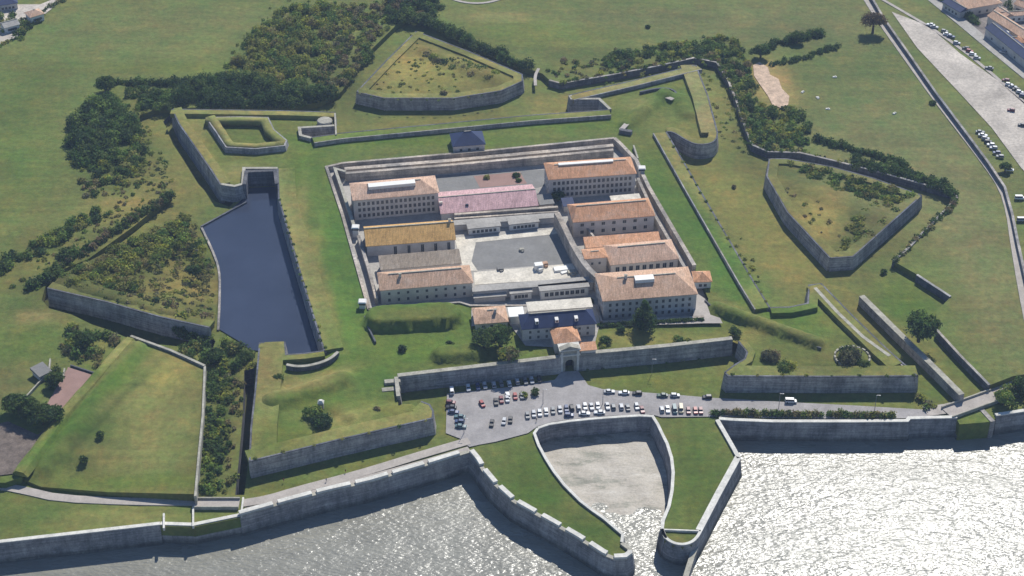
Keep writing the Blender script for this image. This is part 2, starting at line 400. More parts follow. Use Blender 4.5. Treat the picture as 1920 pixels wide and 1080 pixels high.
for a in [(1440,615,190,9,(.20,.185,.10),.8,R(-42)),(575,728,110,12,(.25,.21,.13),.9,R(32)),(770,590,70,10,LUSH,.9,R(4)),(1700,300,190,150,(.205,.20,.145),.85,0),(1850,500,80,220,(.20,.195,.14),.7,0),(1560,40,200,60,(.17,.175,.11),.6,0),(572,670,30,8,(.3,.24,.1),.9,0),(1300,430,250,26,LUSH,.95,R(-65.6)),(1395,380,330,44,DT,.75,R(-65)),(1500,490,120,30,DT,.6,R(-30)),(640,480,280,24,LUSH,.95,R(-77)),(588,500,300,9,(.21,.20,.11),.9,R(-75)),
          (172,752,230,13,LUSH,.95,R(65)),(208,770,200,6,DARKG,.6,R(65)),(130,770,240,6,(.19,.18,.10),.8,R(65)),(850,220,230,20,DT,.7,R(4)),(1080,190,60,40,DT,.6,0),  # includes a narrow dark line along the platform slope, lower left
          (760,250,260,12,GREEN,.8,R(8)),(1660,600,200,16,DT,.6,R(-58)),(1780,690,160,14,(.17,.175,.08),.6,R(-58)),(120,480,300,14,DT,.6,R(42)),(330,250,160,16,DT,.7,R(-55)),
          (950,60,300,30,(.16,.19,.07),.6,0),(200,60,300,60,(.165,.185,.10),.5,0),(60,300,70,120,(.13,.175,.06),.6,0),(1640,220,150,110,(.14,.155,.085),.5,0),(1400,30,260,50,(.15,.16,.095),.6,0)]:
    tint(*a)

SEA_L = [(-900,1140),(-300,1057),(0,1017),(150,1000),(300,983),(362,985),(450,967),(542,941),(605,924),(692,904),(792,875),(880,848)]
JET_OUT = [(893,864),(905,884),(925,908),(960,940),(997,961),(1035,982),(1080,1008),(1107,1025),(1130,1040),(1152,1049),(1175,1048),(1186,1040),(1187,1030),(1168,1016)]
JET_IN = [(1170,1001),(1135,971),(1112,955),(1090,938),(1060,908),(1040,882),(1025,858),(1012,834),(1004,812)]
BASIN_TOP = [(1010,803),(1030,796),(1070,790),(1110,786),(1150,783),(1200,780),(1222,781)]
JR_IN = [(1231,795),(1239,812),(1249,832),(1257,858),(1260,885),(1258,918),(1252,948),(1241,975),(1239,992)]
JR_END = [(1246,1009),(1262,1019),(1280,1022),(1297,1018),(1309,1008)]
JR_OUT = [(1316,995),(1352,926),(1389,858),(1378,838),(1362,810),(1348,786)]
SEA_R = [(1372,788),(1450,791),(1600,791),(1703,790),(1707,785),(1795,783),(1800,792),(1862,787),(1868,779),(1920,771),(2100,755),(2900,700)]
SHORE = SEA_L+JET_OUT+JET_IN+BASIN_TOP+JR_IN+JR_END+JR_OUT+SEA_R
def at0(pts, zt, z): return [(x, y, z) for (x, y) in XY(pts, zt)]
land = at0(SHORE, 1.0, 0.0)+[(1500, 2500, 0), (-1500, 2500, 0)]
land = [(-1500, land[0][1], 0)]+land[1:-2]+[(1500, 2500, 0), (-1500, 2500, 0)]
LIM = ((-260, 250), (330, 1300))
def drop_long(pl, step=7):      # densify
    return resample(pl+[pl[0]], step)[:-1]
DITCH = [[(90,543),(200,571),(300,600),(390,622),(404,640),(398,655),(340,650),(300,646),(244,640),(205,624),(172,613),(135,596),(92,584),(76,566)],
         [(478,690),(474,780),(465,870),(458,928),(441,928),(448,860),(455,780),(458,695)],
         [(322,212),(345,258),(375,303),(410,350),(440,355),(452,366),(430,388),(404,378),(372,345),(335,285),(306,228)]]
HOLES = []
for d_, zf_ in zip(DITCH, (-2.6, -8.0, -2.6)):  # middle ditch dug extra deep so the bastion wall's shadow fills it
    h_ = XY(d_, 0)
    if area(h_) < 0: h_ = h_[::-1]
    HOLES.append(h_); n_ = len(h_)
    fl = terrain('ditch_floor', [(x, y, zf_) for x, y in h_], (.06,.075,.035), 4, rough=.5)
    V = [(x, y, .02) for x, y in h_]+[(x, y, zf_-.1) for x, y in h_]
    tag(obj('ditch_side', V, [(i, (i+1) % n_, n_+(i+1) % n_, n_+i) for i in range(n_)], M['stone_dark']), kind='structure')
terrain('ground', land, FIELD, 4.5, limit=LIM, skirt=-9.5, holes=HOLES)
# higher fields outside the ditches, ending in the counterscarp
CS_L = [(85,538),(100,512),(165,486),(250,425),(322,366),(318,340),(262,330),(240,265),(262,216),(295,204)]
CS_T = [(420,200),(560,198),(600,192),(640,172),(694,95),(742,48),(775,28),(805,42),(880,78),(985,128),(1003,133),(1017,138)]
CS_R = [(1030,150),(1052,156),(1140,141),(1230,124),(1302,108),(1345,117),(1366,150),(1384,195),(1397,235),(1412,272),(1440,284),(1500,286),(1560,300),(1640,320),(1735,346),(1792,362),(1795,372),(1770,398),(1740,428),(1705,465),(1676,490)]
CS_R2 = [(1720,515),(1783,556),(1755,585),(1757,618),(1800,665),(1856,722)]
LEFT_B = [(10,905),(40,895),(240,634),(205,619),(172,608),(135,590),(92,578),(78,562)]
field = [(-1500, G(0,905,3)[1], 3)]+W3(LEFT_B+CS_L+CS_T+CS_R+CS_R2, 3.0)+W3([(1900,705),(2000,690)], 3.0)+[(1500, 640, 3), (1500, 2400, 3), (-1500, 2400, 3)]
terrain('fields', field, FIELD, 5.0, limit=LIM, skirt=-.5, rough=.3)

# ---------------------------------------------------------------- fort platform
T = 6.0
BL_FACE = [(467,865),(640,823),(812,784),(813,770),(806,758),(790,752),(750,752)]
FRONT = [(750,742),(746,706),(900,688),(1045,671),(1088,664),(1250,650),(1374,636)]
BR_FLANK = [(1384,640),(1400,660),(1396,672),(1376,684),(1358,698)]
BR_FACE = [(1358,698),(1365,705),(1560,706),(1722,705)]
BR_SIDE = [(1722,705),(1665,655),(1600,592),(1540,531)]
BR_TOP = [(1540,531),(1516,534),(1514,568),(1480,575),(1444,576)]
CUR_R = [(1444,576),(1414,528),(1364,443),(1314,358),(1250,247)]
TR_OR = [(1250,247),(1262,247),(1285,262),(1305,271),(1330,270),(1344,262),(1346,248)]
TR_FACE = [(1346,248),(1328,180),(1305,121)]
TR_TOP = [(1305,121),(1180,152),(1066,178)]
TR_FLANK = [(1066,178),(1070,186),(1122,186),(1142,205)]
CUR_T = [(1142,205),(1000,215),(800,234),(640,249),(585,257)]
TL_FLANK = [(585,257),(566,252),(564,240),(600,238),(627,236),(630,210)]
TL_TOP = [(630,210),(540,207),(400,205),(322,204)]
TL_FACE = [(322,204),(335,232),(365,275),(395,318),(413,346)]
TL_END = [(413,346),(440,350),(458,345),(460,316),(520,316)]
CUR_L = [(520,316),(522,372),(550,470),(580,570),(607,657)]
BL_TOP = [(607,657),(570,662),(537,664),(535,641),(486,642)]
BL_SIDE = [(486,642),(478,730),(470,800),(467,865)]
FORT = [BL_FACE, FRONT, BR_FLANK, BR_FACE, BR_SIDE, BR_TOP, CUR_R, TR_OR, TR_FACE, TR_TOP, TR_FLANK, CUR_T, TL_FLANK, TL_TOP, TL_FACE, TL_END, CUR_L, BL_TOP, BL_SIDE]
fp = []
for s_ in FORT:
    for p in s_:
        if not fp or math.dist(fp[-1], p) > .5: fp.append(p)
if math.dist(fp[0], fp[-1]) < .5: fp.pop()
fort_xy = XY(fp, 8.0)
off = offsets(fort_xy, True)
fort_out = [(p[0]+o[0]*.8, p[1]+o[1]*.8, T) for p, o in zip(fort_xy, off)]
PR = [(690,578),(642,402),(612,312),(640,305),(900,283),(1152,258),(1162,268),(1192,300),(1215,350),(1300,498),(1328,560),(1322,592),(1130,604),(1118,572),(880,572),(860,566)]
prison_hole = [(x, y) for (x, y) in XY(PR, 6.0)]
if area(prison_hole) < 0: prison_hole = prison_hole[::-1]
def WL(pts, z=6.0): return XY(pts, z)
MD = [ (WL([(716,603),(775,600),(836,597)]), 4.6, 2.8, 5.8), (WL([(832,668),(886,664)]), 3.4, 3.4, 3.2),
       (WL([(1345,580),(1440,614),(1530,645)]), 3.0, 3.0, 1.6), (WL([(515,755),(580,735),(640,712)]), 2.4, 5, 2.0),
       (WL([(640,800),(700,782),(780,772)]), 1.8, 5, 3), (WL([(1175,235),(1210,205),(1245,180)]), 2.0, 4, 2), (WL([(1245,180),(1275,185),(1290,215)]), 1.6, 4, 2),
       (WL([(505,660),(500,760)]), 1.2, 4, 4), (WL([(600,775),(640,800)]), -1.6, 5, 2), (WL([(1200,632),(1370,612)]), -.8, 5, 4),
       (WL([(1600,668)]), 1.2, 4, 4), (WL([(1225,250),(1430,580)]), .6, 7, 2), (WL([(560,330),(640,660)]), .9, 6, 2)]
terrain('citadel_turf', fort_out, (.13,.16,.06), 1.5, mounds=MD, holes=[prison_hole], rough=.2)
# sunken ground inside
pg = [(x, y, 4.0) for (x, y) in prison_hole]
o = obj('prison_yard_ground', pg, [tuple(range(len(pg)))], M['yard']); tag(o, kind='structure')

# ---------------------------------------------------------------- ramparts
def rampart(name, label, cat, paths, zt=8.0, zb=-.5, thick=1.4, turf=5.5, inner=T, batter=1.0, mat='stone', coping='coping', closed=False, group=None, turf_tint=PALE, zu=None, trim=(0, 0)):
    if turf and coping == 'coping' and paths is not BL_FACE[:-1]: coping = 'stone_dark'
    xy = XY(paths, zt if zu is None else zu); c = xy[0]
    cw = .6 if turf else thick+.1
    t = thing(name, (c[0], c[1], zb), label, cat, group)
    V, F = sweep_mesh(xy, [(-batter, zb), (0, zt-.35), (thick, zt-.35), (thick, zb)], closed)
    obj('scarp_wall', local(V, t), F, M[mat], t)
    V, F = sweep_mesh(xy, [(-.12, zt-.35), (-.12, zt), (cw, zt), (cw, zt-.35)], closed)
    obj('coping', local(V, t), F, M[coping], t)
    if turf:
        xr = resample([tuple(p) for p in xy], 2 if sum(trim) else 4)
        xr = xr[int(trim[0]/2):len(xr)-int(trim[1]/2)]
        V, F = sweep_mesh(xr, [(.63, inner-.3), (.63, zt-.05), (thick+turf*.5, zt+.08), (thick+turf, zt+.05), (thick+turf+.15, inner-.3)], closed, jit=.1)
        lined = paths is CUR_T or paths is CUR_R or paths is TR_TOP
        if lined: Vi, Fi = sweep_mesh(xr, [(thick+turf-.25, inner-.3), (thick+turf-.25, zt+.18), (thick+turf+.3, zt+.18), (thick+turf+.3, inner-.3)], closed)
        if lined: obj('inner_wall', local(Vi, t), Fi, M['stone'], t)
        obj('turf_parapet', local(V, t), F, M['grass'], t, False, tints_for(V, turf_tint))
    return t
rampart('bastion_wall', 'long pale-topped stone bastion face above the coast road, left of the car park', 'bastion wall', BL_FACE[:-1])
rampart('curtain_wall', 'grey stone curtain wall pierced by the main gate, behind the car park', 'curtain wall', FRONT[1:4]+[(1051,670)], zt=8, turf=0, thick=2)
rampart('curtain_wall', 'grey stone curtain wall between the main gate and the right-hand corner, above a green lawn', 'curtain wall', [(1086,665),(1250,650),(1374,636)], turf=0, thick=2)
rampart('curtain_end_wall', 'short stone return where the front wall turns down beside the parking area', 'wall', FRONT[:2], turf=0)
rampart('bastion_flank', 'short curved stone flank at the right end of the gate wall', 'bastion flank', BR_FLANK, turf=2)
rampart('bastion_wall', 'long straight dark stone bastion face above the coast road, right of the car park', 'bastion wall', BR_FACE)
rampart('bastion_wall', 'slanting bastion edge above the grassy ditch, running down to the right corner by the coast road', 'bastion wall', BR_SIDE, turf=6, trim=(10, 0))
rampart('bastion_flank', 'short stone flank closing the lower end of the long right curtain', 'bastion flank', BR_TOP, turf=3)
rampart('curtain_wall', 'long slanting turf-topped curtain wall along the right side of the prison', 'curtain wall', CUR_R, turf=5.5, turf_tint=(.28,.265,.17))
rampart('round_orillon', 'rounded stone shoulder tower of the upper right bastion in its shadowed ditch', 'bastion tower', smooth_path(TR_OR), turf=3)
rampart('bastion_wall', 'right face of the upper right bastion with a broad worn grey top', 'bastion wall', TR_FACE, turf=7, turf_tint=(.3,.27,.21))
rampart('bastion_wall', 'upper face of the upper right bastion with a pale bare path along its top', 'bastion wall', TR_TOP, turf=4.5, turf_tint=(.30,.28,.21))
rampart('bastion_flank', 'recessed grey stone flank at the left end of the upper right bastion', 'bastion flank', TR_FLANK, turf=0)
rampart('curtain_wall', 'long turf-topped curtain wall behind the prison, below the upper moat', 'curtain wall', CUR_T, turf=4.5, turf_tint=(.30,.29,.18))
rampart('bastion_flank', 'recessed stone flank beside the small white-edged turret, upper left', 'bastion flank', TL_FLANK[:-1], turf=0)
rampart('bastion_wall', 'thin upper edge wall of the upper left bastion, below the dark trees', 'bastion wall', TL_TOP, turf=3.5)
rampart('bastion_wall', 'tall shadowed left face of the upper left bastion over the dry ditch', 'bastion wall', TL_FACE, turf=3.5, zb=-4.6)
rampart('bastion_flank', 'blunt stone end of the upper left bastion at the head of the water moat', 'bastion flank', TL_END, turf=0)
rampart('curtain_wall', 'long curtain wall rising from the dark water of the left moat', 'curtain wall', CUR_L, turf=7, turf_tint=(.27,.26,.16))
rampart('bastion_flank', 'stepped stone edge at the lower end of the water moat', 'bastion flank', BL_TOP, turf=2.5)
rampart('bastion_wall', 'left side wall of the lower left bastion above the deep shadowed ditch', 'bastion wall', BL_SIDE, turf=9, turf_tint=(.29,.27,.16), zb=-8.2, batter=.3, trim=(0, 6))
# low walls and banks inside the fort
def low_wall(label, pts, zt, zb, th=.9, mat='stone', cat='wall', name='low_wall', closed=False, group=None, top=None):
    xy = XY(pts, zt); c = xy[0]
    V, F = sweep_mesh(xy, [(-th/2, zb), (-th/2, zt), (th/2, zt), (th/2, zb)], closed)
    if top:
        t = thing(name, (c[0], c[1], zb), label, cat, group); obj('wall_body', local(V, t), F, M[mat], t)
        V, F = sweep_mesh(xy, [(-th/2-.12, zt), (-th/2-.12, zt+.25), (th/2+.12, zt+.25), (th/2+.12, zt)], closed)
        obj('coping', local(V, t), F, M[top], t); return t
    return tag(obj(name, V, F, M[mat]), label, cat, group)
ring = [(386,221),(406,250),(424,277),(480,280),(534,274),(538,264),(514,244),(503,221),(450,220),(386,221)]
t = thing('inner_battery', G(388,222,9.5)[:2]+(T,), 'small walled battery with a grassy sunken middle on the upper left bastion', 'battery')
V, F = sweep_mesh(XY(ring, 8.6), [(-.8, T-.2), (-.2, 9.0), (1.0, 9.0), (1.0, T-.2)], False); obj('stone_ring', local(V, t), F, M['stone'], t)
V, F = sweep_mesh(resample([tuple(p) for p in XY(ring, 8.6)], 4), [(.5, 8.5), (.5, 9.1), (4.6, 9.15), (4.8, T-.2)], False, jit=.15); obj('turf_top', local(V, t), F, M['grass'], t, True, tints_for(V, PALE))
low_wall('dark buttressed wall across the sally port between upper left bastion and water moat', [(458,346),(462,322),(516,320),(519,345)], 8.2, -.5, 1.6, 'stone_dark', top='stone_dark')  # dark stone puts the moat head's deep shade into the wall colour
low_wall('thin white-edged wall beside the small turret, upper left', [(628,212),(630,252)], 8.6, 0, .8, 'coping')
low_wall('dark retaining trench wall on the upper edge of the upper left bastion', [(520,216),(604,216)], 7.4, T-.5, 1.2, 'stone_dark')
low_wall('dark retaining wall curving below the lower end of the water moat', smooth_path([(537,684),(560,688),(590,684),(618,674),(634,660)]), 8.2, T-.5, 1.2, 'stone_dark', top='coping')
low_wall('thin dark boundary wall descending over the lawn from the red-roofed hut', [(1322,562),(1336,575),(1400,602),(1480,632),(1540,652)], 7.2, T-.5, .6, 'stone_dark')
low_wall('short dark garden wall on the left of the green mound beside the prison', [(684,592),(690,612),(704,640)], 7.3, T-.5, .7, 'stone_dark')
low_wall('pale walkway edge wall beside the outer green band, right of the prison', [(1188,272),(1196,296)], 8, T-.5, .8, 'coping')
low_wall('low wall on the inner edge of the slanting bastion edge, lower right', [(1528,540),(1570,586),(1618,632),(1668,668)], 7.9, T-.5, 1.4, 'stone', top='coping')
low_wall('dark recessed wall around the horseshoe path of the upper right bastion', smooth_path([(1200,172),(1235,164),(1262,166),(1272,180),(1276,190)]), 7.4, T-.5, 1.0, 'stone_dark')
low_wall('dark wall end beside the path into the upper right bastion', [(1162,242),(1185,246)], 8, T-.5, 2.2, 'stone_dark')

# counterscarp walls of the dry ditches
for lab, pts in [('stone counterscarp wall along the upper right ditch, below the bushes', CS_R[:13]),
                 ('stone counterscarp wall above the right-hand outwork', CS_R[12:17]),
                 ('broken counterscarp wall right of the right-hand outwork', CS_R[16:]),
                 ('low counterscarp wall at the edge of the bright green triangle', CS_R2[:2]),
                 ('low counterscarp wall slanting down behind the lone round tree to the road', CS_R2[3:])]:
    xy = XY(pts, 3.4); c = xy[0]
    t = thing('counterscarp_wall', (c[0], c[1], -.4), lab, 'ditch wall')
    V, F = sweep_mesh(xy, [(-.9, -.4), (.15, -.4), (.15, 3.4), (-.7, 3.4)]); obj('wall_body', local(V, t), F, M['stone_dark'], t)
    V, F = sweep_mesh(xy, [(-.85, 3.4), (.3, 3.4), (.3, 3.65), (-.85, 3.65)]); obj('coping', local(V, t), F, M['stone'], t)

# outworks (ravelins) standing in the ditches
def outwork(label, outline, base, faces_px, tint0, mounds=(), step=2.6, closed_turf=3.5):
    """outline: (px,py,z); faces_px: polylines of the walled sides, inner side to the left"""
    ol = [G(p[0], p[1], p[2]) for p in outline]
    off = offsets([p[:2] for p in (ol if area(ol) > 0 else ol[::-1])], True)
    if area(ol) < 0: ol = ol[::-1]
    inn = [(p[0]+o[0]*.7, p[1]+o[1]*.7, p[2]-.8) for p, o in zip(ol, off)]
    terrain('outwork_turf', inn, tint0, step, mounds=mounds, skirt=-.5)
    for k, (lab, f) in enumerate(faces_px): rampart('outwork_wall', lab, 'outwork wall', f, zt=6.8, inner=5.8, turf=closed_turf, zb=-4.6 if 'overgrown' in lab else -.5)
outwork('', [(668,172,6.8),(720,184,6.8),(850,184,6.8),(940,170,6.8),(980,152,6.8),(980,139,6.8),(880,96,6.8),(780,58,6.8),(725,112,6.8)], 0,
        [('shadowed front wall of the triangular outwork at the top', [(668,172),(720,184),(850,184),(940,170),(980,152)]),
         ('right edge wall of the triangular outwork at the top, pale line below a black hedge', [(980,152),(980,139),(880,96),(780,58)]),
         ('left edge wall of the triangular outwork at the top', [(780,58),(725,112),(668,172)])], (.18,.165,.08), [(XY([(800,95),(930,150)], 6), 1.6, 5, 2)])
outwork('', [(1437,330,6.8),(1476,398,6.8),(1556,484,6.8),(1600,481,6.8),(1729,366,6.8),(1640,334,6.8),(1560,312,6.8),(1475,297,6.8),(1442,297,6.8)], 0,
        [('long shadowed left wall of the diamond outwork on the right', [(1442,297),(1437,330),(1476,398),(1556,484)]),
         ('blue-shadowed front wall of the diamond outwork on the right', [(1556,484),(1600,481),(1729,366)]),
         ('upper edge wall of the diamond outwork on the right', [(1729,366),(1640,334),(1560,312),(1475,297),(1442,297)])], (.15,.15,.07), [(XY([(1520,350),(1640,400)], 6), 1.4, 8, 3)])
outwork('', [(88,540,6.8),(200,566,6.8),(300,594,6.8),(390,614,5.8),(404,606,2.2),(411,560,1.2),(411,505,1.2),(398,470,1.2),(376,428,1.2),(350,402,4),(290,425,6),(200,468,6.8),(110,512,6.8)], 0,
        [('long blue-shadowed front wall of the overgrown outwork beside the water moat', [(88,540),(200,566),(300,594),(392,614)])], (.14,.135,.065), [(XY([(120,525),(220,560),(330,590)], 6), 1.8, 6, 1.5)])
outwork('', [(245,630,4.8),(320,657,4.8),(384,686,4.8),(380,780,4.8),(373,850,4.8),(367,926,4.8),(200,922,3.0),(75,912,2.0),(28,893,2.0),(120,770,4.8)], 0,
        [], (.165,.165,.085), [(XY([(255,650),(150,790),(80,870)], 4), 2.2, 5, 1.2), (XY([(290,690),(170,850)], 4), 1.0, 6, 3)])
low_wall('thin pale retaining wall along the right edge of the large grassy platform, lower left', [(384,686),(380,780),(373,850),(366,930)], 4.9, -.4, .9, 'coping')
low_wall('thin pale retaining wall along the upper edge of the large grassy platform, lower left', [(245,630),(320,657),(384,686)], 4.9, -.4, .9, 'stone', top='coping')
bk = resample([tuple(p) for p in XY([(36,884),(80,826),(124,768),(244,632)], 5.6)], 4)
V, F = sweep_mesh(bk, [(-3.4, 3.2), (-1.6, 5.3), (1.4, 5.5), (3.2, 4.2), (3.2, 3.0)], False, jit=.12)
tag(obj('earth_bank', V, F, M['grass'], None, False, tints_for(V, (.27,.255,.15))), 'long pale raised grass bank along the left side of the large platform, lower left', 'earth bank')
# wall crossing the lower right ditch
rampart('ditch_wall', 'thick slanting stone wall crossing the ditch behind the coast road, lower right', 'ditch wall', [(1808,738),(1760,690),(1690,622),(1620,553)], zt=4.6, zb=-.4, thick=2.4, turf=0, batter=.4, mat='stone')

# water moat
pond = [(378,425),(430,396),(462,366),(464,352),(519,350),(522,374),(552,480),(580,575),(606,668),(560,672),(535,664),(470,656),(452,642),(412,618),(411,560),(411,505),(398,470)]
o = obj('moat_water', W3(pond, .45), [tuple(range(len(pond)))], M['pond']); tag(o, kind='structure')
low_wall('dark low quay wall at the upper left corner of the water moat', [(377,424),(430,395),(462,378)], 1.2, -.2, .8, 'stone_dark')
low_wall('pale grassy lip wall along the left bank of the water moat', smooth_path([(377,424),(398,468),(412,505),(412,560),(409,618)]), .8, -.2, 1.0, 'stone')

# ---------------------------------------------------------------- sea walls
def seawall(label, pts, zt=1.0, cop=1.5, h=.0, name='sea_wall', merl=None):
    xy = XY(pts, zt+h); c = xy[0]
    t = thing(name, (c[0], c[1], ZS), label, 'sea wall')
    V, F = sweep_mesh(xy, [(-1.3, ZS-1), (0, zt-.4), (cop, zt-.4), (cop, ZS-1)]); obj('wall_face', local(V, t), F, M['sea_stone'], t)
    if merl is None:
        V, F = sweep_mesh(xy, [(-.15, zt-.4), (-.15, zt), (cop, zt), (cop, zt-.4)]); obj('coping', local(V, t), F, M['coping2'], t)
    else:
        L, gap = merl; rs = resample([tuple(p) for p in xy], 1.0); i = 0
        V, F = sweep_mesh(xy, [(-.15, zt-.4), (-.15, zt), (cop, zt), (cop, zt-.4)]); obj('coping', local(V, t), F, M['coping'], t)
        while i < len(rs)-L:
            V, F = sweep_mesh(rs[i:i+L], [(.0, zt), (.05, zt+1.0), (cop+.5, zt+1.0), (cop+.5, zt)])
            obj('parapet_block', local(V, t), F, M['coping2'], t); i += L+gap
    return t
seawall('long sea wall at the lower left with a straight pale coping', SEA_L[:5])
seawall('short sea wall stretch closing the mouth of the left ditch', SEA_L[4:7], zt=.4)
seawall('uneven sea wall below the coast road, left of the little harbour', SEA_L[6:], merl=(14, 1))
seawall('outer sea wall of the left harbour arm with broken pale parapet blocks', [SEA_L[-1]]+JET_OUT, merl=(9, 2))
seawall('thin curved inner wall of the left harbour arm', [JET_OUT[-1]]+JET_IN+BASIN_TOP[:1], cop=1.0)
seawall('quay wall at the head of the little harbour, below the parked cars', BASIN_TOP+JR_IN[:1], cop=1.1)
seawall('thin curved inner wall of the right harbour arm', JR_IN+JR_END[:1], cop=1.1)
seawall('rounded end wall of the right harbour arm', smooth_path([JR_IN[-1]]+JR_END+JR_OUT[:1]), cop=1.0)
seawall('straight outer wall of the right harbour arm with a broad pale top', JR_OUT[:3], cop=2.4)
seawall('short wall joining the right harbour arm to the road', JR_OUT[2:], cop=1.6)
seawall('long sea wall below the coast road on the right with a pale coping', [(1348,786)]+SEA_R[:6])
seawall('sea wall at the mouth of the right ditch', SEA_R[5:9], zt=-.5)
seawall('sea wall at the far right edge below the road', SEA_R[8:])
low_wall('pale thin cross wall near the tip of the right harbour arm', [(1240,992),(1314,995)], 1.0, -.2, .6, 'coping2')
low_wall('low narrow breakwater running on from the right harbour arm into the glittering water', [(1313,1004),(1298,1042),(1280,1100)], -3.5, ZS-1, 1.8, 'stone', name='breakwater', cat='breakwater', top='coping')
low_wall('thin pale parapet across the small square lookout on the lower left sea wall', [(307,990),(307,962)], 1.2, -.2, .7, 'coping2')
low_wall('thin pale parapet beside the left ditch mouth on the lower left sea wall', [(362,986),(362,950)], 1.2, -.2, .7, 'coping2')
low_wall('pale parapet on the road side of the ditch mouth, left of the coast path', [(452,966),(456,932)], 1.2, -.2, .7, 'coping2')
# harbour beach
mud, n_, l_, b_ = newmat('harbour_mud_sand'); g_ = n_.new('ShaderNodeNewGeometry').outputs['Position']
c1 = ramp(n_, l_, noise(n_, l_, mapped(n_, l_, g_, (.06, .16, 1), .15), 1, 6, .7), [(.36, (.17, .165, .12)), (.47, (.34, .30, .24)), (.60, (.39, .35, .29)), (.72, (.50, .47, .41))])
c2 = ramp(n_, l_, noise(n_, l_, g_, 1.1, 4, .7), [(.3, .78), (.7, 1.2)])
l_.new(mult(n_, l_, c1, c2), b_.inputs['Base Color']); b_.inputs['Roughness'].default_value = .55; b_.inputs['Specular IOR Level'].default_value = .5
bump(n_, l_, noise(n_, l_, mapped(n_, l_, g_, (.3, 1.0, 1), .1), 1, 5, .6), b_, .6, .35)
n = 26; V = []; F = []
for i in range(n+1):
    for j in range(n+1):
        u = 990+300*j/n; v = 800+185*i/n; x, y, _ = G(u, v, -8); V.append((x, y, -6.4-2.5*(max(0, i/n-.05))**.8+.25*math.sin(j*.7+i*.3)*math.cos(j*.23-i*.9)+random.uniform(-.08, .08)))
for i in range(n):
    for j in range(n): a = i*(n+1)+j; F.append((a, a+n+1, a+n+2, a+1))
o = obj('beach', V, F, mud, None, True); tag(o, kind='structure')

# ---------------------------------------------------------------- roads, car park, paths
def sheet(name, pts, z, mat, zu=None, trim=(0, 0)):
    o = obj(name, [(x, y, z) for (x, y, _) in [G(p[0], p[1], z if zu is None else zu) for p in pts]], [tuple(range(len(pts)))], mat); tag(o, kind='structure'); return o
def strip(name, pts, wd, z, mat, sm=1):
    xy = XY(smooth_path(pts, sm), z); V, F = sweep_mesh(xy, [(-wd/2, z-.3), (-wd/2, z), (wd/2, z), (wd/2, z-.3)])
    return tag(obj(name, V, F, mat), kind='structure')
E1 = .4
sheet('car_park', [(838,738),(960,725),(1040,712),(1052,697),(1084,695),(1103,722),(1132,730),(1240,738),(1340,746),(1480,754),(1600,760),(1735,768),(1760,778),(1700,784),(1600,785),(1450,784),(1345,781),(1240,782),(1222,777),(1150,779),(1110,782),(1070,786),(1030,792),(1008,799),(990,812),(930,828),(897,834),(880,838),(862,822),(836,812)], E1, M['asphalt'])
strip('coast_road', [(880,826),(790,852),(700,880),(640,897),(560,918),(500,936),(455,943)], 4.2, E1+.05, M['path'])
strip('coast_path', [(446,941),(360,941),(240,940),(110,934),(50,920),(10,912),(-60,905)], 4.0, E1-.05, M['path'])
strip('promenade_edge', [(880,842),(800,866),(720,888),(610,918),(540,938),(460,958)], 3.4, E1+.1, M['path'])
strip('side_road', [(1735,771),(1790,764),(1850,742),(1910,712),(1990,680)], 6.0, E1+.05, M['path'])
earth = flat('sandy_bare_earth', (.52,.38,.27), var=.3, sc=.35, fine=1.2)
sheet('bare_earth', [(1412,122),(1424,116),(1440,126),(1444,140),(1460,148),(1466,166),(1480,180),(1478,196),(1466,203),(1448,196),(1440,180),(1426,160),(1414,142)], 3.38, earth)
sheet('town_ground', [(1765,-30),(1990,-30),(1990,190),(1930,136),(1850,70),(1800,28)], 3.2, flat('town_yards', (.20,.175,.16), var=.4, sc=.15, fine=.8))
strip('field_path', [(1606,-30),(1650,40),(1700,110),(1750,180),(1800,245),(1850,310),(1880,355),(1893,400),(1900,450),(1915,540),(1935,640)], 3.2, 3.35, M['path'])
strip('back_road', [(1640,-10),(1700,25),(1760,60),(1840,120),(1930,200)], 2.0, 3.3, M['path'])
strip('town_road', [(1715,-30),(1790,30),(1850,80),(1930,145)], 7.0, 3.3, M['yard'])
sheet('sandy_car_park', [(1672,22),(1740,48),(1800,100),(1870,150),(1930,200),(2000,330),(1940,340),(1915,315),(1860,240),(1800,175),(1720,90)], 3.3, M['sand'])
strip('battery_path', [(1165,243),(1190,215),(1222,187),(1240,178),(1262,186)], 2.6, 7.9, M['path'])
strip('top_track', [(830,-8),(870,5),(910,6),(945,-4)], 1.8, 3.35, M['path'], 2)
strip('outwork_path', [(1010,128),(1003,142),(1004,160)], 1.6, 3.35, M['path'])
strip('grass_track', [(1560,640),(1500,610),(1420,592),(1335,572)], 1.5, 6.55, M['path']) if False else None
sheet('prison_service_ground', [(884,577),(1118,572),(1125,605),(1115,645),(1060,652),(985,648),(950,600),(884,612)], 6.45, M['yard'])
sheet('east_forecourt', [(1300,545),(1322,560),(1332,590),(1350,596),(1355,606),(1320,606),(1130,612),(1130,603),(1300,596)], 6.5, M['path'])
sheet('red_tennis_yard', [(128,688),(176,703),(118,770),(88,758)], 3.55, M['red_court'])
sheet('earth_yard', [(-30,800),(15,790),(70,815),(95,800),(60,850),(25,888),(-30,895)], 3.4, flat('trodden_brown_earth', (.15,.12,.10), var=.4, sc=.3, fine=1.5))
sheet('north_court', [(770,345),(800,330),(1020,318),(1030,345),(1008,352),(830,366)], 4.06, M['yard_dark'])
sheet('north_court_red', [(888,330),(975,322),(988,344),(900,352)], 4.1, M['red_court'])
sheet('main_court', [(872,452),(905,445),(1045,432),(1092,492),(890,506)], 4.05, M['yard_dark'])
sheet('main_court_pale', [(852,446),(888,442),(892,456),(884,490),(896,508),(870,508)], 4.1, M['yard_white'])
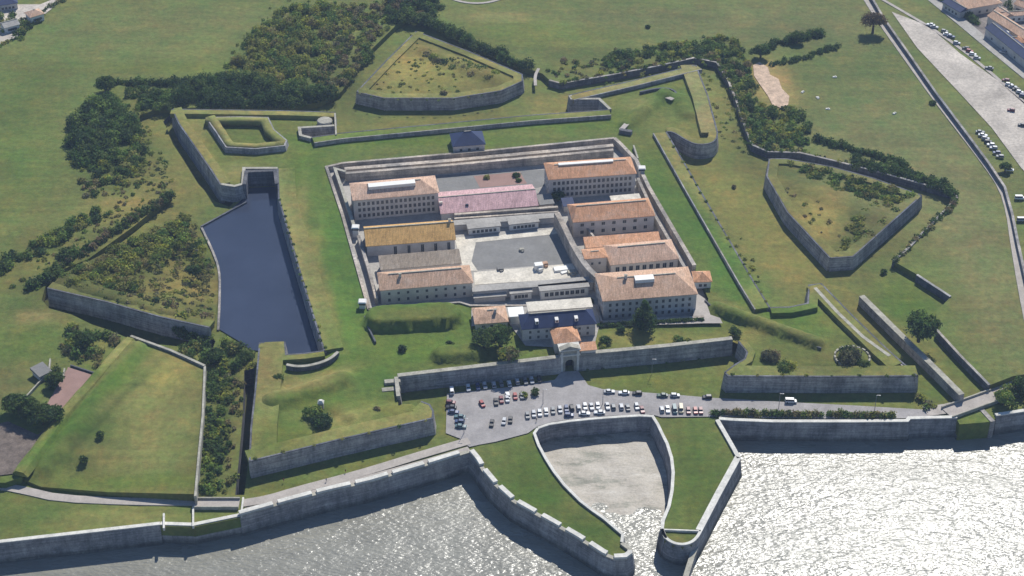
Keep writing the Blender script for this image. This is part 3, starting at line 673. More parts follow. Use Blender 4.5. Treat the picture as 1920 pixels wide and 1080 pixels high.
sheet('main_court_edge', [(872,448),(1046,428),(1050,438),(876,456)], 4.14, M['yard_white'])
sheet('work_yard', [(888,510),(1075,494),(1090,512),(1100,520),(890,534)], 4.12, M['yard_white'])
# ---------------------------------------------------------------- prison: retaining and enclosure walls
def encl(label, pts, zt, zb=4.0, th=1.2, mat='stone_warm', top='stone_warm', cat='enclosure wall'):
    return low_wall(label, pts, zt, zb, th, mat, cat=cat, name='enclosure_wall', top=top)
encl('upper retaining wall of stepped grey stone behind the prison', [(642,306),(900,284),(1152,259)], 7.4)
encl('lower long grey enclosure wall behind the two upper barracks', [(648,325),(850,309),(1024,293),(1150,281)], 8.2, th=1.6)
encl('middle stone terrace wall between the two long walls behind the prison', [(646,316),(850,300),(1150,272)], 6.6, th=2.6, top=None)
encl('outer retaining wall along the left corridor of the prison', [(692,580),(642,402),(612,313),(642,306)], 6.4)
encl('inner enclosure wall along the left corridor, from the corner to the white kiosk', [(648,322),(628,316),(645,366),(664,424)], 8.0, top='coping')
encl('inner enclosure wall along the left corridor, below the white kiosk', [(672,442),(690,500),(706,560)], 7.4)
encl('outer retaining wall of the right side of the prison, beside the bright green band', [(1152,259),(1162,268),(1193,300),(1216,350),(1302,498)], 7.8, th=1.6)
encl('inner enclosure wall along the right side of the prison', [(1196,334),(1226,400),(1284,502)], 8.2)
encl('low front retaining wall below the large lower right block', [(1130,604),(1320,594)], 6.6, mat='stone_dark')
encl('low retaining wall below the lower left block, above the green mound', [(690,580),(862,567),(882,573),(1118,573),(1128,603)], 6.4, th=.7)
encl('broad grey curved walkway wall between the main court and the right-hand blocks', smooth_path([(1044,398),(1056,420),(1076,462),(1100,500),(1120,518)]), 12.0, th=2.6, top=None)
encl('grey yard wall above the main court, running to the right-hand walkway', [(852,402),(1046,388)], 8.2)
encl('thin dividing wall between the pink-roofed hall and the small pavilions', [(852,410),(1046,397)], 7.2, th=.8)
encl('thin wall along the right court edge of the small sunken yard', [(1098,424),(1118,450)], 8, th=.7)

# ---------------------------------------------------------------- buildings
WIN = {}
def win_mesh(w_, h_, key):
    k = (round(w_, 2), round(h_, 2), key)
    if k not in WIN:
        b = MB(); f = .14
        b.box((0, -.05, 0), (w_+2*f, .12, h_+2*f)); b.box((0, -.10, 0), (w_, .10, h_))
        b.box((0, -.17, 0), (.07, .06, h_))
        me = bpy.data.meshes.new('window'); me.from_pydata(b.v, [], b.f)
        me.materials.append(M['frame']); me.materials.append(M['glass'])
        for i, p in enumerate(me.polygons): p.material_index = 1 if 6 <= i < 12 else 0
        WIN[k] = me
    return WIN[k]
def put_window(par, x, y, z, rz, w_, h_, name='window', key=0):
    o = bpy.data.objects.new(name, win_mesh(w_, h_, key)); COL.objects.link(o); o.parent = par
    o.location = (x, y, z); o.rotation_euler = (0, 0, rz); return o
def building(label, cat, FL, FR, ze, zg, depth, rise, style='hip', wall='render', roof='tile_orange', rows=(), nwin=0, wsize=(1.15, 1.8), hip=None, side=0, over=.5, name='prison_block', group=None, doors=(), chim=(), wallh=None, margin=1.5):
    a = Vector(G(FL[0], FL[1], ze)); b = Vector(G(FR[0], FR[1], ze)); d = b-a; L = d.length; ang = math.atan2(d.y, d.x)
    c = (a+b)/2
    t = thing(name, (c.x, c.y, zg), label, cat, group, rz=ang); H = ze-zg
    w2 = L/2-over
    MB().box((0, depth/2, H/2), (2*w2, depth-2*over, H)).put('walls', M[wall], t)
    hi = depth/2 if hip is None else hip
    D = depth; e = .22; th = .0
    if style == 'hip':
        v = [(-L/2, 0, H), (L/2, 0, H), (L/2, D, H), (-L/2, D, H), (-L/2, 0, H+e), (L/2, 0, H+e), (L/2, D, H+e), (-L/2, D, H+e), (-L/2+hi, D/2, H+rise), (L/2-hi, D/2, H+rise)]
        f = [(3, 2, 1, 0), (0, 1, 5, 4), (1, 2, 6, 5), (2, 3, 7, 6), (3, 0, 4, 7), (4, 5, 9, 8), (6, 7, 8, 9), (5, 6, 9), (7, 4, 8)]
    elif style == 'gable':
        v = [(-L/2, 0, H), (L/2, 0, H), (L/2, D, H), (-L/2, D, H), (-L/2, 0, H+e), (L/2, 0, H+e), (L/2, D, H+e), (-L/2, D, H+e), (-L/2, D/2, H+rise), (L/2, D/2, H+rise)]
        f = [(3, 2, 1, 0), (0, 1, 5, 4), (2, 3, 7, 6), (4, 5, 9, 8), (6, 7, 8, 9), (1, 2, 6, 9, 5), (3, 0, 4, 8, 7)]
    elif style == 'shed':
        v = [(-L/2, 0, H), (L/2, 0, H), (L/2, D, H), (-L/2, D, H), (-L/2, 0, H+e), (L/2, 0, H+e), (L/2, D, H+rise), (-L/2, D, H+rise)]
        f = [(3, 2, 1, 0), (0, 1, 5, 4), (1, 2, 6, 5), (2, 3, 7, 6), (3, 0, 4, 7), (4, 5, 6, 7)]
    else:
        v = [(-L/2, 0, H), (L/2, 0, H), (L/2, D, H), (-L/2, D, H), (-L/2, 0, H+.5), (L/2, 0, H+.5), (L/2, D, H+.5), (-L/2, D, H+.5)]
        f = [(3, 2, 1, 0), (0, 1, 5, 4), (1, 2, 6, 5), (2, 3, 7, 6), (3, 0, 4, 7), (4, 5, 6, 7)]
    r = obj('roof', v, f, M[roof], t)
    if style in ('hip', 'gable'):
        x0, x1 = (-L/2+hi, L/2-hi) if style == 'hip' else (-L/2, L/2)
        MB().box(((x0+x1)/2, D/2, H+rise+.06), (x1-x0, .5, .2)).put('ridge_tiles', M['coping'], r)
    for z, hh in [(q if isinstance(q, tuple) else (q, wsize[1])) for q in rows]:
        for i in range(nwin):
            x = -w2+margin+(2*w2-2*margin)*(i+.5)/nwin
            put_window(t, x, over, z, 0, wsize[0], hh)
        for i in range(side):
            y = over+(D-2*over)*(i+.5)/side
            put_window(t, -w2, y, z, -math.pi/2, wsize[0], hh)
    for (fx, w_, h_) in doors: put_window(t, fx*w2, over, h_/2+.15, 0, w_, h_, 'doorway', 1)
    for (fx, fy) in chim:
        zc = H+rise*(1-abs(fy-.5)*2)
        cm = MB().box((fx*w2, fy*D, zc+.5), (1.1, .8, 2.0)).put('chimney', M['render'], r)
        MB().box((fx*w2, fy*D, zc+1.58), (1.4, 1.1, .16)).put('chimney_cap', M['coping'], r)
    t['_L'] = L; t['_D'] = D; return t, r, L, H
b, r, L, H = building('long three-storey barrack with orange-pink roof and white skylight, upper left in the prison', 'barrack', (661,377), (824,362), 15, 4, 15.5, 3.6, rows=(2.2, 5.4, 8.6), nwin=17, side=4, wall='render_grey', roof='tile_pale', chim=())
def skylight(t, r, L, H, x0, x1, D, rise, fy0=.32, fy1=.48):
    def p(x, fy, dz=0): return (x, fy*D, H+rise*(fy*2)+dz+.12)
    v = [p(x0, fy0, 0), p(x1, fy0, 0), p(x1, fy1, 0), p(x0, fy1, 0), p(x0, fy0, rise*(1-2*fy0)+.1), p(x1, fy0, rise*(1-2*fy0)+.1), p(x1, fy1, rise*(1-2*fy1)+.3), p(x0, fy1, rise*(1-2*fy1)+.3)]
    obj('skylight', v, [(3, 2, 1, 0), (4, 5, 6, 7), (0, 1, 5, 4), (1, 2, 6, 5), (2, 3, 7, 6), (3, 0, 4, 7)], M['skylight'], r)
skylight(b, r, L, H, -L*.30, L*.24, 15.5, 3.6, .30, .5)
b, r, L, H = building('long three-storey barrack with bright orange roof, upper right in the prison', 'barrack', (1028,338), (1194,326), 15, 4, 15.5, 3.6, rows=(2.2, 5.4, 8.6), nwin=18, side=4, wall='render_grey', roof='tile_orange', hip=4)
skylight(b, r, L, H, -L*.36, L*.26, 15.5, 3.6, .44, .54)
b, r, L, H = building('low hall with faded pink roof in the middle of the prison', 'hall', (826,402), (1010,386), 8.2, 4, 19, 3.4, 'gable', 'render_grey', 'tile_pink', rows=(), nwin=0)
MB().box((-.48*L, 6, H+2.4), (1.6, .9, 1.4)).put('chimney', M['render'], r); MB().box((-.22*L, 3.6, H+1.6), (1.4, 1.2, .6)).put('roof_hatch', M['glass'], r)
b, r, L, H = building('single-storey block with ochre-yellow roof and five tall dark doorways', 'prison block', (686,463), (855,450), 9.6, 4, 16.5, 4.6, 'gable', 'render_grey', 'tile_ochre', doors=[(-.36, 1.3, 4.2), (-.05, 1.3, 4.2), (.26, 1.3, 4.2), (.56, 1.3, 4.2), (.86, 1.3, 4.2)], chim=((.93, .52),))
b, r, L, H = building('flat grey-brown roofed building between the ochre roof and the lower left block', 'flat-roofed building', (713,507), (866,494), 8.6, 4, 10, 1.2, 'shed', 'render_grey', 'tile_dim')
b, r, L, H = building('two-storey cream block with brown tiled hip roof, lower left in the prison', 'prison block', (712,546), (888,531), 11.5, 4, 14, 3.8, rows=((2.0, 1.4), (5.4, 1.2)), nwin=9, wsize=(.95, 1.4), wall='render', roof='tile_brown', hip=4.5, side=2, chim=((-.55, .4),))
b, r, L, H = building('block with brownish orange roof and two rows of dark square windows, right of the walkway', 'prison block', (1074,418), (1229,405), 12.2, 4, 15.5, 4, rows=((2.4, 1.7), (6.3, 1.5)), nwin=7, wsize=(1.5, 1.5), wall='render_grey', roof='tile_orange', hip=3, side=2)
b, r, L, H = building('narrow low orange lean-to roof between the two right-hand blocks', 'lean-to building', (1098,466), (1240,455), 8.6, 4, 7, 1.6, 'shed', 'render', 'tile_orange')
b, r, L, H = building('block with smooth pinkish roof and arched ground-floor windows, right side of the prison', 'prison block', (1144,498), (1274,486), 9.4, 4, 16, 4.2, rows=((2.6, 2.4),), nwin=9, wsize=(1.6, 2.4), wall='render', roof='tile_pale', hip=5)
b, r, L, H = building('small tower-like house with orange roof at the end of the grey curved walkway', 'house', (1096,487), (1140,483), 12, 4, 8, 1.4, rows=((5.2, 1.2),), nwin=2, wsize=(.9, 1.1), wall='render', roof='tile_orange', hip=3.5)
b, r, L, H = building('largest block with broad brown roof and white skylight, lower right in the prison', 'barrack', (1130,566), (1309,552), 14.6, 4, 21, 4.6, rows=(2.2, 5.2, 8.2), nwin=13, wsize=(1.0, 1.5), wall='render_grey', roof='tile_brown', hip=8, side=4, chim=((-.45, .48),))
skylight(b, r, L, H, -L*.13, L*.07, 21, 4.6, .34, .5)
# low galleries and pavilions round the court
building('long flat-topped grey gallery above the main court', 'gallery', (852,424), (1048,409), 7.0, 4, 4.2, 0, 'flat', 'render_grey', 'yard', rows=(), name='gallery')
building('left of the two small white pavilions above the main court', 'pavilion', (877,431), (940,425), 7.2, 4, 6, 0, 'flat', 'white', 'yard', rows=((1.5, 1.3),), nwin=6, name='pavilion', group='pavilions above the court')
building('right of the two small white pavilions above the main court', 'pavilion', (954,423), (1012,417), 7.2, 4, 6, 0, 'flat', 'white', 'yard', rows=((1.5, 1.3),), nwin=6, name='pavilion', group='pavilions above the court')
building('long flat-topped grey gallery closing the front of the main court', 'gallery', (886,549), (1118,530), 8.4, 4, 4.5, 0, 'flat', 'render_grey', 'yard', name='gallery')
building('small pale pavilion under the front gallery, left one', 'pavilion', (956,553), (999,549), 7.4, 4, 5, 0, 'flat', 'white', 'yard', rows=((1.7, 1.6),), nwin=4, name='pavilion', group='pavilions under the front gallery')
building('long pale pavilion with a row of windows under the front gallery', 'pavilion', (1012,548), (1106,539), 8.4, 4, 5, 0, 'flat', 'white', 'yard', rows=((2.4, 1.9),), nwin=8, wsize=(1.5, 1.9), name='pavilion', group='pavilions under the front gallery')
building('low grey shed left of the front gallery', 'shed', (888,561), (950,556), 6.6, 4, 5, 0, 'flat', 'render_grey', 'yard', name='shed')
building('grey flat annex beside the pink-roofed hall, right end', 'annex', (1012,386), (1040,383), 7.6, 4, 9, 0, 'flat', 'render_grey', 'yard_dark', name='annex')
building('small blue-grey annex below the upper right barrack', 'annex', (1056,388), (1078,386), 7.4, 4, 6, 1.2, 'shed', 'render_grey', 'slate', name='annex')
building('pale flat terrace roof right of the small blue-grey annex', 'flat-roofed building', (1150,388), (1206,383), 7.6, 4, 9, 0, 'flat', 'render_grey', 'yard_white', name='annex')
# entrance group
b, r, L, H = building('white-walled house with dark blue slate roof and three white dormers, behind the gate', 'administration house', (978,619), (1119,608), 12.6, 6.4, 11, 4.2, rows=((1.6, 1.4), (4.4, 1.2)), nwin=8, wsize=(.9, 1.3), wall='render_grey', roof='slate', hip=4, side=2, name='slate_roofed_house')
for fx in (-.58, -.05, .47):
    dm = MB().box((fx*L/2, 2.6, H+2.1), (1.5, 2.4, 1.5)).put('dormer', M['white'], r); MB().box((fx*L/2, 1.36, H+2.1), (.8, .08, .9)).put('dormer_window', M['glass'], dm)
building('pale flat roof behind the slate-roofed house', 'flat-roofed building', (990,586), (1112,577), 10.5, 6.4, 7, 0, 'flat', 'white', 'yard_white', name='rear_annex')
building('bright white boxy annex at the left end of the slate roof', 'annex', (955,596), (984,594), 10.4, 6.4, 7, 0, 'flat', 'white', 'skylight', name='annex')
b, r, L, H = building('small house with weathered brown hip roof beside the dark trees', 'house', (890,609), (954,604), 9.6, 6.4, 12, 2.8, rows=((1.5, 1.2),), nwin=3, wall='render', roof='tile_brown', name='brown_roofed_house', chim=((.3, .4),))
b, r, L, H = building('small hut with orange-red hip roof outside the right prison wall', 'hut', (1301,530), (1336,529), 9.4, 5.8, 8.5, 2.4, rows=((1.7, 1.2),), nwin=2, wall='white', roof='tile_orange', name='hut')
b, r, L, H = building('square lodge with pyramid blue slate roof on the back wall of the prison', 'lodge', (849,276), (911,271), 10, 5.8, 13, 4.6, rows=((1.9, 1.3),), nwin=3, wall='render_grey', roof='slate', hip=6.5, name='slate_lodge', side=2)
for lab, px, py, z in [('small white watch kiosk on the inner wall of the left corridor', 667, 436, 6.0), ('white watch kiosk on the outer wall right of the upper right barrack', 1203, 325, 6.6), ('tall white watch kiosk at the lower left corner of the prison', 680, 576, 6.0)]:
    x, y, _ = G(px, py, z); t = thing('watch_kiosk', (x, y, z-2), lab, 'watchtower', 'white watch kiosks on the prison walls')
    MB().box((0, 0, 2.0), (2.6, 2.6, 4.0)).put('tower_shaft', M['white'], t); MB().box((0, 0, 4.55), (2.9, 2.9, 1.1)).put('window_band', M['glass'], t)
    MB().box((0, 0, 5.35), (3.6, 3.6, .5), 0, .8).put('roof', M['white'], t)
# turret, upper left
x, y, _ = G(610, 246, 2); t = thing('stone_turret', (x, y, 0), 'small pale stone turret on the shoulder of the upper left bastion', 'turret')
MB().cyl((0, 0, 0), 4.2, 3.8, 8.0, 12).put('shaft', M['stone'], t); MB().cyl((0, 0, 8), 4.0, 3.6, .5, 12).put('coping', M['coping'], t)
# main gate
a = Vector(G(1050, 698, 0)); b_ = Vector(G(1086, 694, 0)); d = b_-a; ang = math.atan2(d.y, d.x); c = (a+b_)/2; Wd = d.length
gt = thing('main_gate', (c.x, c.y, 0), 'pale stone gatehouse with pediment, dark archway and orange tiled roof behind the car park', 'gatehouse', rz=ang)
arch = []
hw, hh = 1.9, 4.2
for i in range(9):
    q = math.pi*i/8; arch.append((hw*math.cos(q), hh+hw*math.sin(q)))
# facade with a real opening: outline with arch notch, extruded back
prof = [(-Wd/2, 0), (-hw, 0)]+[(-p[0], p[1]) for p in arch]+[(hw, 0), (Wd/2, 0), (Wd/2, 11), (-Wd/2, 11)]
prof = [(-Wd/2, 0), (-hw, 0)]+[(-p[0], p[1]) for p in arch]+[(hw, 0), (Wd/2, 0), (Wd/2, 11), (-Wd/2, 11)]
nP = len(prof); V = [(p[0], 0, p[1]) for p in prof]+[(p[0], 5, p[1]) for p in prof]
F = [(i, i+nP, (i+1) % nP+nP, (i+1) % nP) for i in range(nP)]+[tuple(range(nP)), tuple(2*nP-1-i for i in range(nP))]
obj('facade', V, F, M['coping'], gt)
MB().box((0, 4.0, 3.0), (3.8, .2, 6.0)).put('gate_door', M['glass'], gt)
for sx in (-1, 1):
    MB().box((sx*(Wd/2-.7), -.2, 5.2), (1.0, .4, 10.4)).put('pilaster', M['coping2'], gt)
MB().box((0, -.25, 8.6), (Wd+.5, .6, .6)).put('cornice', M['coping2'], gt); MB().box((0, 2.3, 11.2), (Wd+.8, 5.6, .5)).put('top_cornice', M['coping2'], gt)
V = [(-Wd/2-.2, -.3, 11.45), (Wd/2+.2, -.3, 11.45), (0, -.3, 13.2), (-Wd/2-.2, 2.5, 11.45), (Wd/2+.2, 2.5, 11.45), (0, 2.5, 13.2)]
obj('pediment', V, [(0, 1, 2), (5, 4, 3), (0, 3, 4, 1), (1, 4, 5, 2), (2, 5, 3, 0)], M['coping'], gt)
MB().box((0, 10.5, 8.0), (10.5, 10.8, 7.0)).put('rear_walls', M['render'], gt)
v = [(-5.8, 4.8, 11.5), (5.8, 4.8, 11.5), (5.8, 16.2, 11.5), (-5.8, 16.2, 11.5), (-.6, 10.5, 14.6), (.6, 10.5, 14.6)]
obj('roof', v, [(3, 2, 1, 0), (0, 1, 5, 4), (2, 3, 4, 5), (1, 2, 5), (3, 0, 4)], M['tile_orange'], gt)
building('small orange-roofed side lodge right of the gatehouse', 'lodge', (1087,659), (1120,656), 9.6, 6, 4.5, 1.2, 'shed', 'render', 'tile_orange', name='side_lodge')

# bridges
def bridge(label, pts, wd, z, piers=2):
    xy = XY(pts, z+.9); c = xy[0]; t = thing('bridge', (c[0], c[1], -.4), label, 'bridge')
    V, F = sweep_mesh(xy, [(-wd/2, z-.7), (-wd/2, z), (wd/2, z), (wd/2, z-.7)]); obj('deck', local(V, t), F, M['path'], t)
    for sx in (-1, 1):
        o1, o2 = sorted((sx*wd/2, sx*(wd/2+.5))); V, F = sweep_mesh(xy, [(o1, z-.9), (o1, z+.9), (o2, z+.9), (o2, z-.9)]); obj('parapet', local(V, t), F, M['coping'], t)
    return t
bridge('low stone bridge carrying the coast path over the mouth of the left ditch', [(362,941),(448,941)], 4.6, .75)
bridge('stone bridge carrying the side road over the right ditch', [(1776,771),(1868,738)], 6.5, .75)
low_wall('dark stone batardeau below the bridge in the right ditch mouth', [(1834,760),(1862,790)], .3, -8.5, 2.0, 'stone', cat='dam wall')
sheet('ditch_shadow_floor', [(1788,775),(1848,762),(1860,784),(1800,790)], .06, M['grass']) if False else None
t = thing('footbridge', G(452,905,0), 'narrow wooden footbridge over the deep left ditch', 'footbridge') if False else None

# round lookout ring on the lower right bastion
x, y, _ = G(1598, 668, 7); t = thing('stone_ring_mound', (x, y, T), 'ring of pale stones round a bushy mound on the lower right bastion', 'stone ring')
for i in range(18):
    q = 2*math.pi*i/18
    if 4.6 < q < 5.6: continue
    MB().box((7.2*math.cos(q), 7.2*math.sin(q), .5), (1.9, .8, 1.0+random.uniform(0, .5)), q+math.pi/2, .9).put('stone', M['coping'], t)
x, y, _ = G(602, 762, 7); t = thing('stone_sentry_post', (x, y, T), 'small pale stone post with tapered cap on the lower left bastion', 'sentry post')
MB().box((0, 0, 1.6), (2.2, 2.2, 3.2)).put('shaft', M['coping'], t); MB().box((0, 0, 3.7), (2.6, 2.6, 1.2), 0, .4).put('cap', M['coping2'], t)

# ---------------------------------------------------------------- town edges
for k, (lab, FL, FR, ze, dp, rise, st, wl, rf) in enumerate([
    ('long blue-grey roofed house row beside the town road, upper right', (1846,52), (1940,128), 8, 9, 2.4, 'gable', 'render_grey', 'slate'),
    ('brown-roofed terrace behind the blue-grey row, top right corner', (1850,30), (1935,84), 8, 9, 2.4, 'gable', 'render', 'tile_brown'),
    ('white-topped flat building between brown roofs, top right', (1890,62), (1915,60), 7, 8, 0, 'flat', 'white', 'skylight'),
    ('low brown roof at the top edge, right', (1812,18), (1880,6), 8, 12, 2.5, 'hip', 'render', 'tile_brown'),
    ('pale long wall-like house at the very top right', (1880,32), (1935,28), 7, 6, 1.6, 'gable', 'white', 'tile_pale'),
    ('dark slate shed beside the town road bend', (1766,4), (1800,24), 7, 8, 2, 'gable', 'render_grey', 'slate'),
    ('small slate-roofed house between the brown roofs, top right', (1840,8), (1862,4), 7, 8, 2.4, 'hip', 'white', 'slate'),
    ('small pinkish-roofed house right of the low brown roof', (1862,20), (1884,34), 7, 7, 2, 'gable', 'white', 'tile_pale'),
    ('little brown-roofed cottage at the right edge, above the terrace', (1900,8), (1926,18), 7, 8, 2.2, 'gable', 'render', 'tile_brown'),
    ('grey-brown flat shed at the right edge below the white flat building', (1916,112), (1945,122), 6.5, 8, 1.5, 'shed', 'render_grey', 'tile_dim'),
    ('orange-roofed small house near the white flat building', (1888,84), (1925,80), 7, 8, 2.2, 'hip', 'render', 'tile_orange'),
    ('dark blue roof in the top left corner', (-6,12), (34,6), 7, 9, 2.4, 'hip', 'render_grey', 'slate'),
    ('purple-brown roof of a small house in the top left', (56,34), (84,26), 7, 8, 2.4, 'hip', 'white', 'tile_brown'),
    ('white house end lowest in the top left corner', (8,54), (38,46), 6.5, 8, 2, 'gable', 'white', 'yard')]):
    building(lab, 'house', FL, FR, ze, 3, dp, rise, st, wl, rf, rows=((1.8, 1.2),), nwin=4, name='town_house')
sheet('village_ground', [(-40,8),(75,8),(120,-10),(95,18),(60,44),(30,70),(-40,100)], 3.35, M['sand'])
for lab, px, py, wd in [('small weathered shed with purple-grey roof among lower left bushes', 90, 708, 7), ]:
    building(lab, 'shed', (px-16, py), (px+8, py-12), 5.6, 3, wd, 1.2, 'shed', 'render_grey', 'yard_dark', name='shed')
low_wall('pale thin garden wall beside the red yard, lower left', [(121,690),(117,712)], 4.4, 3, .6, 'coping')
low_wall('long pale garden wall climbing past the dark trees, lower left', [(44,748),(62,728),(82,706),(92,690),(94,672)], 4.4, 3, .6, 'coping')
low_wall('dark stone edge above the red yard, lower left', [(132,684),(182,700)], 4.3, 3, .6, 'stone_dark')
rampart('field_wall', 'long dark-sided wall running beside the pale field path on the right', 'field wall', [(1955,640),(1930,540),(1910,450),(1900,400),(1886,350),(1856,305),(1806,238),(1756,172),(1706,100),(1660,35),(1622,-30)], zt=5.6, zb=3.0, thick=1.0, turf=0, batter=.1, mat='stone_dark', coping='stone')
# ---------------------------------------------------------------- cars
PAINT = {}
for nme, c in dict(white=(.75,.75,.74), silver=(.45,.46,.48), grey=(.18,.19,.20), black=(.02,.02,.025), blue=(.04,.07,.17), red=(.30,.03,.03), green=(.05,.10,.08), beige=(.55,.47,.32), burgundy=(.16,.02,.035), teal=(.08,.16,.18)).items():
    PAINT[nme] = flat('car_paint_'+nme, c, rough=.35, var=.03, spec=.5)
def loft(sections):
    """sections: list of rings [(x,y,z)...] front to back"""
    V = []; F = []; m = len(sections[0])
    for s_ in sections: V += s_
    for i in range(len(sections)-1):
        for k in range(m): F.append((i*m+k, i*m+(k+1) % m, (i+1)*m+(k+1) % m, (i+1)*m+k))
    F += [tuple(range(m-1, -1, -1)), tuple((len(sections)-1)*m+k for k in range(m))]
    return V, F
def ringy(y, w_, z0, z1): return [(-w_*.92, y, z0), (w_*.92, y, z0), (w_, y, (z0+z1)*.5), (w_*.9, y, z1), (-w_*.9, y, z1), (-w_, y, (z0+z1)*.5)]
CARM = {}
def car_meshes(kind):
    if kind in CARM: return CARM[kind]
    Lh = {'hatchback': 2.0, 'saloon': 2.3, 'van': 2.4}[kind]; W_ = .88 if kind != 'van' else .95; hb = .9 if kind != 'van' else 1.05
    V, F = loft([ringy(-Lh, W_*.86, .35, hb*.72), ringy(-Lh*.86, W_, .28, hb*.9), ringy(-Lh*.35, W_, .25, hb), ringy(Lh*.6, W_, .25, hb), ringy(Lh*.9, W_, .28, hb*.95), ringy(Lh, W_*.88, .35, hb*.8)])
    body = bpy.data.meshes.new('body'); body.from_pydata(V, [], F)
    yr = {'hatchback': (-.42, -.12, .72, .95), 'saloon': (-.36, -.08, .45, .72), 'van': (-.62, -.42, .9, .96)}[kind]; top = 1.45 if kind != 'van' else 1.95
    V, F = loft([ringy(Lh*yr[0], W_*.88, hb-.02, hb+.03), ringy(Lh*yr[1], W_*.78, hb-.02, top-.05), ringy(Lh*yr[2], W_*.78, hb-.02, top-.05), ringy(Lh*yr[3], W_*.88, hb-.02, hb+.04)])
    gl = bpy.data.meshes.new('windows'); gl.from_pydata(V, [], F); gl.materials.append(M['glass'])
    b = MB().box((0, Lh*(yr[1]+yr[2])/2, top-.02), (W_*1.46, Lh*(yr[2]-yr[1])+.25, .08))
    rf = bpy.data.meshes.new('roof_panel'); rf.from_pydata(b.v, [], b.f)
    k = 8; V = []; F = []
    for sx in (-.1, .1):
        for i in range(k): V.append((sx, .32*math.cos(2*math.pi*i/k), .32*math.sin(2*math.pi*i/k)))
    F = [(i, (i+1) % k, k+(i+1) % k, k+i) for i in range(k)]+[tuple(range(k-1, -1, -1)), tuple(range(k, 2*k))]
    wh = bpy.data.meshes.new('wheel'); wh.from_pydata(V, [], F); wh.materials.append(M['tyre'])
    body.materials.append(PAINT['grey']); rf.materials.append(PAINT['grey'])
    CARM[kind] = (body, gl, rf, wh, Lh, W_); return CARM[kind]
def car(px, py, z, rz, colr, kind, label, group, detail=True):
    body, gl, rf, wh, Lh, W_ = car_meshes(kind); x, y, _ = G(px, py, z+.6)
    t = thing('parked_car', (x, y, z+.02), label, 'car', group, rz)
    for nm, me in (('body', body), ('windows', gl), ('roof_panel', rf)):
        o = bpy.data.objects.new(nm, me); COL.objects.link(o); o.parent = t
        if nm != 'windows': o.material_slots[0].link = 'OBJECT'; o.material_slots[0].material = PAINT[colr]
    if detail:
        for sx in (-1, 1):
            for sy in (-.62, .62):
                o = bpy.data.objects.new('wheel', wh); COL.objects.link(o); o.parent = t; o.location = (sx*(W_-.08), sy*Lh, .32)
ORD = ['first','second','third','fourth','fifth','sixth','seventh','eighth','ninth','tenth','eleventh','twelfth','thirteenth','fourteenth','fifteenth','sixteenth','seventeenth','eighteenth','nineteenth','twentieth']
def row(pts, rz, z, where, group, side='from the left', detail=True, jit=.05):
    n = len(pts)
    for i, p in enumerate(pts):
        colr = p[2]; kind = p[3] if len(p) > 3 else random.choice(['hatchback', 'hatchback', 'saloon'])
        car(p[0], p[1], z, rz+random.uniform(-jit, jit)+(math.pi if random.random() < .4 else 0), colr, kind, ('%s %s %s %s %s' % (colr, kind, ORD[i], side, where)) if n > 1 else '%s %s %s' % (colr, kind, where), group, detail)
gz = .42
row([(847,732,'white','van'),(878,727,'white'),(896,724,'blue'),(909,723,'silver'),(926,721,'silver'),(940,719,'grey'),(955,719,'white'),(970,715,'silver'),(985,714,'grey'),(997,713,'silver'),(1011,711,'black')], R(8), gz, 'in the shaded row under the wall', 'cars parked in the shade of the curtain wall')
row([(904,757,'red')], R(20), gz, 'alone on the tarmac near the shaded row', None)
row([(930,753,'black'),(940,749,'burgundy'),(951,748,'silver'),(952,741,'white'),(966,743,'red'),(979,742,'grey')], R(5), gz, 'in the short island row', 'cars in the island row')
row([(845,754,'burgundy'),(846,763,'black'),(850,772,'blue'),(862,781,'teal'),(862,790,'blue'),(864,799,'teal')], R(82), gz, 'in the column along the left car park edge', 'cars in the left column', 'from the top')
row([(922,793,'black'),(945,790,'silver'),(957,787,'black')], R(-6), gz, 'just left of the middle row', 'cars left of the middle row')
row([(989,779,'grey'),(1001,776,'silver'),(1012,774,'white'),(1024,771,'white'),(1037,770,'grey'),(1050,768,'silver'),(1062,766,'blue'),(1072,764,'black'),(1085,764,'silver'),(1097,762,'white'),(1109,762,'silver'),(1121,761,'white'),(1139,761,'silver'),(1150,762,'grey'),(1165,762,'silver'),(1177,763,'grey'),(1194,762,'silver'),(1204,768,'burgundy')], R(6), gz, 'in the long row above the harbour head', 'cars in the long middle row')
row([(1067,778,'blue'),(1096,775,'white','saloon'),(1124,773,'white','saloon')], R(90), gz, 'parked lengthwise above the harbour wall', 'cars parked lengthwise above the harbour')
row([(1241,767,'silver'),(1252,767,'white'),(1265,768,'teal','van'),(1277,767,'beige','van'),(1291,770,'burgundy'),(1304,770,'red'),(1314,770,'burgundy')], R(1), gz, 'in the row right of the harbour arm', 'cars in the right-hand row')
row([(1143,734,'silver'),(1170,736,'white','saloon'),(1195,737,'black'),(1242,741,'green','saloon'),(1266,741,'silver'),(1326,744,'black')], R(88), gz, 'along the green lawn', 'cars along the lawn edge')
row([(1483,752,'white','van')], R(86), gz, 'driving alone on the coast road to the right', None)
far1 = [(1745,46),(1752,50),(1771,58),(1776,64),(1783,68),(1794,80),(1811,90),(1818,95),(1824,101),(1832,108),(1855,127),(1886,150),(1892,158),(1899,162),(1905,167),(1912,172),(1918,179)]
cols = ['white','silver','grey','white','blue','silver','black','red','white','silver','grey','burgundy','white','silver','black','white','blue']
row([(p[0], p[1], cols[i]) for i, p in enumerate(far1)], R(70), 3.35, 'along the sandy car park\'s far edge', 'cars along the sandy car park\'s far edge', 'from the top', detail=False)
